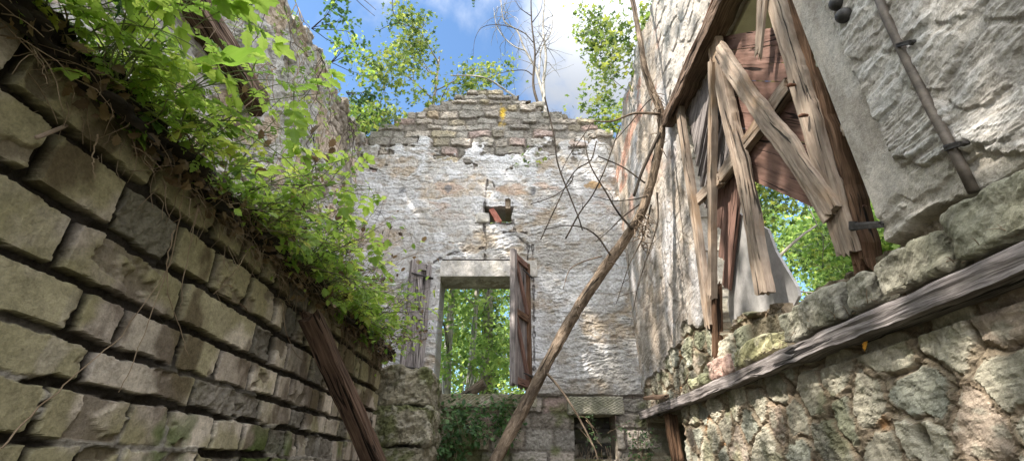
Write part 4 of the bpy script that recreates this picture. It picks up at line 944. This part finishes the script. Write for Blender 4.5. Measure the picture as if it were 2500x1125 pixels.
# ---------------------------------------------------------------- weeds on top of the low wall
R = rs(14)
soil = MB(); us = np.linspace(-1.2, 4.95, 560); ss = np.linspace(0, 1, 44); uu, sv = np.meshgrid(us, ss)
ang = sv * 2.4 - .55; wob = fbm(uu * 4, sv * 4, 701, 5); rad = .09 + .12 * (wob - .35) + .10 * (fbm(uu * 17, sv * 13, 707, 4) - .5)
sx = XW - .10 + np.cos(ang) * rad * 1.35 - np.maximum(0, ang - 1.2) * .42; sz = EYE + 1.05 + np.sin(ang) * rad * .9 + .03 * wob
soil.add(np.stack([sx, uu, sz], -1).reshape(-1, 3), np.stack([(np.arange(43)[:, None] * 560 + np.arange(559)[None]) + k for k in (0, 1, 561, 560)], -1).reshape(-1, 4))
tag(soil.build('soil', M_SOIL), 'dark matted soil and roots along the top of the block wall', 'soil', None, 'stuff')
rt = MB()
for k in range(900):
    y = R.uniform(-.2, 4.9); p = np.array([XW + R.uniform(-.05, .05), y, EYE + 1.04 + R.normal(0, .06)]); d = np.array([R.uniform(.1, .9), R.normal(0, .7), R.normal(-.25, .6)]); d /= np.linalg.norm(d); L = R.uniform(.06, .20); P = [p]
    for s in range(4): d = d + R.normal(0, .25, 3) + np.array([-.03, 0, -.22]); d /= np.linalg.norm(d); P.append(P[-1] + d * L / 4)
    rt.tube(P, np.linspace(.0022, .0009, 5), 3)
tag(rt.build('dry_grass', M_DRY), 'tangle of dry grass and roots hanging over the edge of the block wall', 'dry grass', None, 'stuff')

lit = 1300; yy = R.uniform(-.3, 4.9, lit); av = R.uniform(-.7, 1.2, lit)
scp = np.stack([XW - .10 + np.cos(av) * .15 + R.normal(0, .02, lit), yy, EYE + 1.05 + np.sin(av) * .11 + R.normal(0, .02, lit)], 1)
tag(scatter('leaf_litter', LEAFLET, scp, R.normal(0, 1, (lit, 3)) + np.array([.3, 0, -.5]), np.stack([np.cos(av), 0 * av, np.sin(av)], 1) + R.normal(0, .5, (lit, 3)), R.uniform(.02, .055, lit), L_BROWN), 'withered brown leaves and moss matted along the edge of the block wall', 'leaf litter', None, 'stuff')
CP = [compound(7, LEAFLET, s) for s in range(4)]
def plant_proto(seed, h, nst, lf=8, spread=.5):
    """a weed with arching stems that carry divided leaves"""
    R = rs(seed); mb = MB(); pos, dr, up, sz = [], [], [], []
    for s in range(nst):
        d = np.array([R.normal(.42, spread), R.normal(0, spread), 1.0]); d /= np.linalg.norm(d); p = R.normal(0, .02, 3); P = [p]; L = h * R.uniform(.5, 1.1)
        for k in range(9): d = d + R.normal(0, .12, 3) + np.array([.05, 0, -.10]); d /= np.linalg.norm(d); P.append(P[-1] + d * L / 9)
        mb.tube(P, np.linspace(.0036, .0014, 10), 4)
        for k in range(lf):
            i = R.randint(2, 10); q = P[i]; dd = np.array([R.normal(.35, .8), R.normal(0, .8), R.normal(.1, .45)]); dd /= np.linalg.norm(dd); e = q + dd * R.uniform(.03, .10)
            mb.tube([q, (q + e) / 2 + np.array([0, 0, .006]), e], [.0016, .0014, .001], 3); pos.append(e); dr.append(dd + np.array([0, 0, -.25])); up.append(R.normal(0, .3, 3) + np.array([.1, -.2, 1])); sz.append(R.uniform(.05, .15) if R.rand() < .75 else R.uniform(.03, .06))
    return mb, np.array(pos), np.array(dr), np.array(up), np.array(sz)
WGRP = 'leafy green weeds growing along the top of the block wall'
protos = []
def place(o, kids, loc, rz, sc, label, group, first):
    if not first:
        c = o.copy(); C.objects.link(c)
        for ch in kids: d = ch.copy(); C.objects.link(d); d.parent = c
        o = c
    o.location = loc; o.rotation_euler = (0, 0, rz); o.scale = (sc, sc, sc); o['label'] = label
    if group: o['group'] = group
    return o
for s in range(7):
    mb, pos, dr, up, sz = plant_proto(200 + s, .56, 9, 5)
    o = empty('wall_weed'); tag(o, 'bright green weed with divided leaves rooted on top of the block wall', 'weed', WGRP)
    st = mesh_np('stem', np.concatenate(mb.V), [np.concatenate(mb.Q), np.concatenate(mb.T)], M_STEM, o, True, {'gco': np.concatenate(mb.G)})
    lf = scatter('foliage', CP[s % 4], pos, dr, up, sz, L_HERB, o); protos.append([o, [st, lf], True])
NW = 46
for k in range(NW):
    pr = protos[k % 7]; t = (k + R.rand()) / NW; y = .25 + 4.05 * t ** 1.35; x = XW + .03 - abs(R.normal(0, .15)) - (.12 if k % 3 == 0 else 0)
    sc = R.uniform(.72, 1.15) * (.85 + .25 * min(1, y / 2))
    place(pr[0], pr[1], (x, y, EYE + 1.07), R.normal(0, .7), sc, 'bright green weed with divided leaves rooted on top of the block wall', WGRP, pr[2]); pr[2] = False

R2 = rs(81); DGRP = 'dark drooping weeds added to shade the near end of the block wall'
mb, pos, dr, up, sz = plant_proto(230, .42, 12, 7, .7); o = empty('drooping_weed'); tag(o, 'dark drooping weed added to shade the near end of the block wall', 'weed', DGRP)
dpr = [o, [mesh_np('stem', np.concatenate(mb.V), [np.concatenate(mb.Q), np.concatenate(mb.T)], M_TWIG, o, True, {'gco': np.concatenate(mb.G)}), scatter('foliage', CP[1], pos, dr + np.array([.2, 0, -.4]), up, sz * .9, L_DARK, o)]]  # clumps added to darken this end; leaf colour is dark as if shaded
for k in range(5): place(dpr[0], dpr[1], (XW + .06 + R2.uniform(-.06, .05), -.05 + k * .15, EYE + 1.06 - R2.uniform(0, .06)), R2.normal(0, .5), R2.uniform(.6, .95), 'dark drooping weed added to shade the near end of the block wall', DGRP, k == 0)
mb, pos, dr, up, sz = plant_proto(240, .5, 6, 5, .45); o = empty('broad_weed'); NGRP = 'large bright weeds nearest the camera on the block wall'
tag(o, 'large bright weed with big jagged leaves, nearest the camera on the block wall', 'weed', NGRP)
npr = [o, [mesh_np('stem', np.concatenate(mb.V), [np.concatenate(mb.Q), np.concatenate(mb.T)], M_STEM, o, True, {'gco': np.concatenate(mb.G)}), scatter('foliage', CP[2], pos, dr, up, sz * 1.55, L_HERB, o)]]
for k, (x, y) in enumerate(((-1.24, .38), (-1.30, .62), (-1.22, .80), (-1.33, .95), (-1.25, 1.12), (-1.30, 1.35))): place(npr[0], npr[1], (x, y, EYE + 1.08), (k * .9) % 2.2 - 1.1, .95, 'large bright weed with big jagged leaves, nearest the camera on the block wall', NGRP, k == 0)
# broad dock leaf
dk = empty('dock_plant', (-1.2, 1.3, EYE + 1.1)); tag(dk, 'dock with one big broad bright leaf reaching out above the other weeds', 'weed')
rows = [(t, w, 0) for t, w in ((0, .03), (.06, .10), (.15, .17), (.28, .215), (.42, .23), (.56, .225), (.70, .20), (.84, .15), (.94, .08), (1, .01))]
p0 = onx(455, 160, -1.12); p1 = onx(636, 140, -1.10)
D = p1 - p0; Ln = np.linalg.norm(D)
def fine(rows, n=26, fold=.22, droop=.05):
    t = np.linspace(0, 1, n); w = np.interp(t, [r[0] for r in rows], [r[1] for r in rows]); V, Q = [], []; js = np.linspace(-1, 1, 9)
    for i in range(n):
        for j in js: V.append((w[i] * j, t[i], -droop * t[i] ** 2 + w[i] * abs(j) * fold + .012 * math.sin(t[i] * 30) * abs(j) + .008 * math.sin(t[i] * 17 + j * 3)))
    for i in range(n - 1):
        for j in range(8): a = i * 9 + j; Q.append((a, a + 1, a + 10, a + 9))
    return np.array(V), np.array(Q)
lp = scatter('leaf_blade', fine(rows), [p0 - np.array(dk.location)], [D], [[-.3, -.72, .55]], [Ln], L_DOCK, dk)
m = MB(); m.tube([p0 + D * .95, p0 + D * .5 + np.array([0, -.002, -.004]), p0, p0 + np.array([-.12, -.05, -.06]), np.array([-1.4, p0[1] + .05, EYE + 1.1])], [.001, .002, .003, .004, .005], 5); m.build('stem', M_STEM, dk)

# thin dry stems hanging in front of the blocks
HG = 'dry stems hanging down the face of the block wall'
for k, pts in enumerate(([(455, 440), (440, 520), (420, 620), (380, 740), (320, 900), (290, 960)], [(425, 560), (405, 640), (410, 720), (440, 800), (460, 870)], [(485, 500), (470, 570), (445, 700), (440, 760)], [(0, 1090), (90, 1000), (180, 920), (300, 815), (420, 640)],
                         [(690, 740), (695, 800), (712, 850), (745, 885), (775, 868), (790, 820)], [(240, 330), (225, 390), (232, 440)], [(610, 600), (590, 640), (560, 680), (520, 720)])):
    P = np.array([onx(a, b, XW + .035 + .01 * (k % 3)) for a, b in pts]); m = MB(); q = np.linspace(0, len(P) - 1, 24); m.tube(np.stack([np.interp(q, np.arange(len(P)), P[:, c]) for c in range(3)], 1) + R.normal(0, .002, (24, 3)), np.linspace(.0026, .0012, 24), 4)
    tag(m.build('dry_vine', M_DRY), ['long dry stem dangling slantwise over the middle blocks', 'kinked pale stem hanging beside the longest dry stem', 'short straight dry stem under the weeds at mid wall', 'straight stalk leaning up from the bottom left corner across the blocks', 'looped pale stem drooping at the leaning brown timber', 'tiny dry stem near the upper left blocks', 'dry stalk slanting below the weeds left of the brown timber'][k], 'stem', HG)
# broken stick jutting out of a joint
st_ = empty('broken_stick', (-1.2, .75, EYE + .9)); tag(st_, 'short pale broken stick jutting from a joint of the block wall', 'stick')
m = MB(); m.tube([onx(165, 305, XW - .03), onx(150, 312, XW + .03), onx(90, 336, XW + .07)], [.005, .006, .006], 7, .2); m.build('stick', M_GREY, st_)

# ---------------------------------------------------------------- sprays of thin stems reaching in front of the far walls
SG = 'thin straggling weed stalks reaching from the wall top'
for k in range(18):
    R = rs(900 + k); o = empty('straggling_weed', (XW - .25 + .14 * (k % 3), 1.7 + k * .18, EYE + 1.05)); tag(o, 'thin dry straggling stalk with tiny leaves at the far end of the block wall', 'weed', SG)
    mb = MB(); pos, dr = [], []; b = np.array(o.location)
    for s in range(11):
        d = np.array([R.normal(.35, .5), R.normal(.1, .4), R.uniform(.1, 1.1)]); d /= np.linalg.norm(d); P = [b + R.normal(0, .03, 3)]; L = R.uniform(.35, .95)
        for j in range(8): d = d + R.normal(0, .16, 3) + np.array([0, 0, -.03]); d /= np.linalg.norm(d); P.append(P[-1] + d * L / 8)
        mb.tube(P, np.linspace(.003, .001, 9), 4)
        for j in range(9):
            i = R.randint(2, 9); e = R.normal(0, 1, 3); e /= np.linalg.norm(e); q = P[i] + e * R.uniform(.03, .13); mb.tube([P[i], q], [.0013, .0007], 3); pos.append(q); dr.append(e)
    mb.build('stem', M_TWIG if k % 2 else M_DRY, o); n = len(pos)
    scatter('foliage', LEAFLET, np.array(pos) - b, np.array(dr), R.normal(0, .4, (n, 3)) + np.array([0, -.3, 1]), R.uniform(.02, .06, n), L_HERB if k % 4 else L_BROWN, o)

VG = 'thin vines trailing down the tall left wall'
for k, (y, z) in enumerate(((2.5, 4.1), (3.0, 4.3), (3.5, 4.4), (4.1, 4.4), (4.6, 4.5), (5.2, 4.4), (3.2, 3.4), (4.3, 3.5))):
    R = rs(960 + k); o = empty('trailing_vine', (XL + .06, y, EYE + z)); tag(o, 'thin vine with sparse small leaves trailing down the tall left wall', 'vine', VG); mb = MB(); pos = []
    for s in range(6):
        P = [np.array(o.location) + np.array([0, R.normal(0, .1), 0])]; d = np.array([.02, R.normal(0, .5), -1.])
        for j in range(12): d = d + R.normal(0, .22, 3) + np.array([0, 0, -.1]); d /= np.linalg.norm(d); q = P[-1] + d * R.uniform(.08, .16); q[0] = XL + .05 + abs(R.normal(0, .05)); P.append(q); pos += [q + R.normal(0, .03, 3)] * (R.rand() < .6)
        mb.tube(P, np.linspace(.005, .002, 13), 4)
    mb.build('stem', M_TWIG if k % 2 else M_DRY, o); n = len(pos)
    scatter('foliage', CP[k % 4], np.array(pos) - np.array(o.location), R.normal(0, .6, (n, 3)) + np.array([.4, -.2, -.4]), R.normal(0, .4, (n, 3)) + np.array([.5, -.3, .6]), R.uniform(.04, .11, n), L_HERB, o)
# plants on the tall left wall top and sprigs against the sky
for k, (y, h_) in enumerate(((3.2, 4.45), (3.8, 4.5), (4.4, 4.6), (5.0, 4.66), (5.5, 4.6))):
    R = rs(930 + k); o = empty('wall_top_shrub', (XL + .05, y, EYE + h_)); tag(o, 'wispy dark shrub sprouting on the broken top of the tall left wall', 'shrub', 'wispy shrubs on the tall left wall')
    mb = MB(); ends = []
    for s in range(5): branchy(mb, np.array(o.location), (R.uniform(.1, 1), R.normal(0, .6), R.uniform(-.1, .8)), R.uniform(.25, .5), .006, 1, R, ends, .3, 3, .05, 4, .8)
    mb.build('stem', M_TWIG, o); E = np.array([e[0] for e in ends]); n = len(E) * 2; i = R.randint(0, len(E), n)
    scatter('foliage', LEAFLET, E[i] + R.normal(0, .03, (n, 3)) - np.array(o.location), R.normal(0, 1, (n, 3)), R.normal(0, .4, (n, 3)) + np.array([0, 0, 1]), R.uniform(.03, .07, n), L_DARK if k % 2 else L_HERB, o)
ob = empty('leafy_twig', (-.6, 3.5, 6)); tag(ob, 'dark forked twig with a few leaves hanging into the top of the sky', 'twig')
m = MB(); Y = 4.2; pos = []
for pts in ([(960, -30), (958, 20), (968, 45), (980, 58), (1028, 70), (1035, 45), (1040, 35)], [(975, 56), (950, 62), (925, 75)], [(850, -20), (880, 10), (915, 40)], [(862, -20), (895, 5), (918, 25)]):
    X = traced(m, pts, Y, .006, .003, 5)
    pos += [X[-1], X[len(X) // 2]]
m.build('twig', M_TWIG, ob); R = rs(3); P = np.concatenate([np.array(pos[:4])] * 9); n = len(P)
scatter('foliage', STAR, P + R.normal(0, .035, (n, 3)) - np.array(ob.location), R.normal(0, 1, (n, 3)), R.normal(0, 1, (n, 3)), R.uniform(.03, .07, n), L_DARK, ob)
ob = empty('leafy_twig', (-.3, 3.5, 6)); tag(ob, 'small dark leaf spray at the top edge of the sky left of the bare trees', 'twig')
m = MB(); X = traced(m, [(1150, -60), (1155, -20), (1158, 10)], Y, .005, .003, 5); m.build('twig', M_TWIG, ob); P = np.repeat(X, 3, 0); n = len(P)
scatter('foliage', STAR, P + R.normal(0, .04, (n, 3)) - np.array(ob.location), R.normal(0, 1, (n, 3)), R.normal(0, 1, (n, 3)), R.uniform(.03, .06, n), L_DARK, ob)

# ---------------------------------------------------------------- brambles at the foot of the far wall, ivy by the door
def climber(name, label, seeds, n, size, leaf, mat, cat, stemmat=M_DRY):
    R = rs(seeds[0]); o = empty(name, seeds[1]); tag(o, label, cat); b = np.array(o.location); mb = MB(); pos, dr = [], []
    for p0, d0, L in seeds[2]:
        for s in range(n):
            d = np.array(d0) + R.normal(0, .40, 3); P = [np.array(p0) + R.normal(0, .05, 3)]; l = L * R.uniform(.5, 1.1)
            for j in range(10): d = d / np.linalg.norm(d) + R.normal(0, .18, 3) + np.array([0, -.02, -.13]); d /= np.linalg.norm(d); q = P[-1] + d * l / 10; q[1] = min(q[1], YB - .05); P.append(q)
            mb.tube(P, np.linspace(.004, .0015, 11), 4)
            for j in range(12): i = R.randint(2, 11); e = R.normal(0, 1, 3) + np.array([0, -.6, .2]); e /= np.linalg.norm(e); pos.append(P[i] + e * .05); dr.append(e)
    mb.build('stem', stemmat, o); m_ = len(pos)
    scatter('foliage', leaf, np.array(pos) - b, dr, R.normal(0, .35, (m_, 3)) + np.array([0, -.5, .9]), size * R.uniform(.6, 1.3, m_), mat, o)
TRI = compound(3, OVAL, 3)
climber('bramble', 'dark green bramble tumbling down the stones under the far window sill', (41, (-.5, YB - .2, EYE + .5), [((-.62, YB - .10, EYE + .56), (-.1, -.5, 0), .5), ((-.40, YB - .08, EYE + .60), (.3, -.6, .1), .5), ((-.15, YB - .06, EYE + .60), (.6, -.4, .0), .42), ((-.72, YB - .1, EYE + .35), (0, -.4, 0), .45)]), 9, .135, TRI, L_DARK, 'bramble')
climber('creeper', 'small dark creeper at the foot of the far corner door post', (43, (1.42, YB - .2, EYE + .2), [((1.42, YB - .10, EYE + .40), (0, -.3, -.4), .5), ((1.50, YB - .12, EYE + .15), (-.1, -.3, -.3), .4)]), 6, .07, TRI, L_DARK, 'creeper')
climber('creeper', 'sprig of pale leaves hanging inside the dark square niche', (45, (.9, YB - .05, EYE + .4), [((NX0 + .06, YB - .04, EYE + .58), (.3, 0, -.6), .5)]), 3, .05, TRI, L_DARK, 'creeper')
o = MB(); R = rs(46)
for k in range(70):
    p = np.array([R.choice([-.28, NX0 + .1, NX1 - .1]) + R.normal(0, .06), YB - .08, EYE + .55]);
    if p[0] > 0: p[2] = EYE + .02
    d = np.array([R.normal(.1, .4), -.4, R.normal(-.8 if p[0] < 0 else .5, .3)]); P = [p]
    for j in range(5): d = d / np.linalg.norm(d) + R.normal(0, .15, 3); P.append(P[-1] + d * .05)
    o.tube(P, np.linspace(.003, .001, 6), 3)
tag(o.build('dead_stalks', M_DRY), 'dry dead stalks among the brambles and before the niche', 'dead stalks', None, 'stuff')
# moss and grass tufts on the gable top and between beam stones
o = MB(); R = rs(47)
for k in range(420):
    if k < 300: x = R.uniform(-2, 1.5); p = np.array([x, YB + R.uniform(0, .2), np.interp(x, GO[:, 0], GO[:, 1]) + EYE - .05]); L = R.uniform(.05, .16)
    else: p = np.array([XR - .07 + R.uniform(0, .06), R.uniform(1.3, 4.8), EYE + .645]); L = R.uniform(.03, .10)
    d = np.array([R.normal(0, .5) - (.3 if k >= 300 else 0), R.normal(-.2, .5), R.uniform(.1, 1)]); d /= np.linalg.norm(d); o.tube([p, p + d * L * .5, p + d * L + np.array([0, 0, -L * .3])], [.0022, .0018, .0008], 3)
tag(o.build('grass_tufts', M_DRY), 'dry grass tufts on the gable top and along the wall beam', 'grass', None, 'stuff')
q = onx(2118, 832, XR - .03); scl = empty('fallen_leaf', q); tag(scl, 'single orange dead leaf caught on the rubble below the wall beam', 'leaf')
scatter('leaf_blade', LEAFLET, [[0, 0, 0]], [[-.3, .5, -.6]], [[-1, -.2, .5]], [.045], L_ORANGE, scl)

# ---------------------------------------------------------------- trees that overhang from the left: dappled light
shade_tree('tall tree behind the tall left wall, its crown above the picture', (-5.7, 2.3, GL), 13.6, 71, 4, 12, .58, .20)
shade_tree('slender tree behind the camera end of the tall left wall', (-4.4, -3.2, GL), 11.6, 73, 5, 12, .60, .19)

# ---------------------------------------------------------------- light, sky, camera
SUN = Vector((-.56, -.36, .75)).normalized()
el = math.asin(SUN.z); az = math.atan2(SUN.x, SUN.y)
sun = bpy.data.lights.new('sun', 'SUN'); sun.energy = 5.0; sun.angle = math.radians(.6); sun.color = (1, .93, .82)
so = bpy.data.objects.new('sun', sun); so.rotation_euler = SUN.to_track_quat('Z', 'Y').to_euler(); so.location = (-8, -6, 14); C.objects.link(so)

w = bpy.data.worlds.new('World'); bpy.context.scene.world = w; w.use_nodes = True; nt = w.node_tree; nt.nodes.clear()
out = N(nt, 'ShaderNodeOutputWorld'); bg = N(nt, 'ShaderNodeBackground'); bg.inputs['Strength'].default_value = .1
sky = N(nt, 'ShaderNodeTexSky', sky_type='NISHITA'); sky.sun_disc = False; sky.sun_elevation = el; sky.sun_rotation = az; sky.altitude = 200; sky.air_density = 1.0; sky.dust_density = .6; sky.ozone_density = 2.0
tc = N(nt, 'ShaderNodeTexCoord'); v = tc.outputs['Generated']
cn = noise(nt, v, 3.2, 9, .56, .3)
def dotdir(d):
    n = N(nt, 'ShaderNodeVectorMath', operation='DOT_PRODUCT'); nt.links.new(v, n.inputs[0]); n.inputs[1].default_value = Vector(d).normalized(); return n.outputs['Value']
def mr(x, a, b, c, d):
    n = N(nt, 'ShaderNodeMapRange', interpolation_type='SMOOTHSTEP'); nt.links.new(x, n.inputs[0])
    for i, q in enumerate((a, b, c, d)): n.inputs[i + 1].default_value = q
    return n.outputs[0]
def add(a, b, op='ADD'):
    n = N(nt, 'ShaderNodeMath', operation=op)
    for i, q in enumerate((a, b)):
        if np.isscalar(q): n.inputs[i].default_value = q
        else: nt.links.new(q, n.inputs[i])
    return n.outputs[0]
cl = mr(dotdir(ray(1470, 150)), .978, .998, 0, .27)                 # the white cloud over the gable's right side
bk = mr(dotdir((.1, -.55, .85)), .15, .70, 0, .62)                # unseen bright cloud added overhead and behind to light the walls
cov = mr(add(cn, add(cl, bk)), .60, .82, 0, 1)
mx = N(nt, 'ShaderNodeMix', data_type='RGBA'); nt.links.new(cov, mx.inputs[0])
tint = N(nt, 'ShaderNodeMix', data_type='RGBA', blend_type='MULTIPLY'); tint.inputs[0].default_value = 1; nt.links.new(sky.outputs[0], tint.inputs[6]); tint.inputs[7].default_value = (1.2, 1.4, 1.48, 1)
nt.links.new(tint.outputs[2], mx.inputs[6])
cc = N(nt, 'ShaderNodeMix', data_type='RGBA'); nt.links.new(bk, cc.inputs[0]); cc.inputs[6].default_value = (2.75, 2.95, 3.3, 1); cc.inputs[7].default_value = (27, 27.5, 29, 1)
nt.links.new(cc.outputs[2], mx.inputs[7]); nt.links.new(mx.outputs[2], bg.inputs['Color']); nt.links.new(bg.outputs[0], out.inputs[0])

cam = bpy.data.cameras.new('camera'); cam.sensor_width = 36; cam.lens = 36 * F / 2500; cam.clip_start = .02; cam.clip_end = 2000
co = bpy.data.objects.new('camera', cam); co.location = (0, 0, EYE); co.rotation_euler = (math.pi / 2 + TH, 0, 0); C.objects.link(co)
sc = bpy.context.scene; sc.camera = co
sc.view_settings.view_transform = 'Standard'; sc.view_settings.look = 'None'; sc.view_settings.exposure = 1.2; sc.view_settings.gamma = 1
sc.cycles.max_bounces = 8; sc.cycles.diffuse_bounces = 5; sc.cycles.transparent_max_bounces = 8
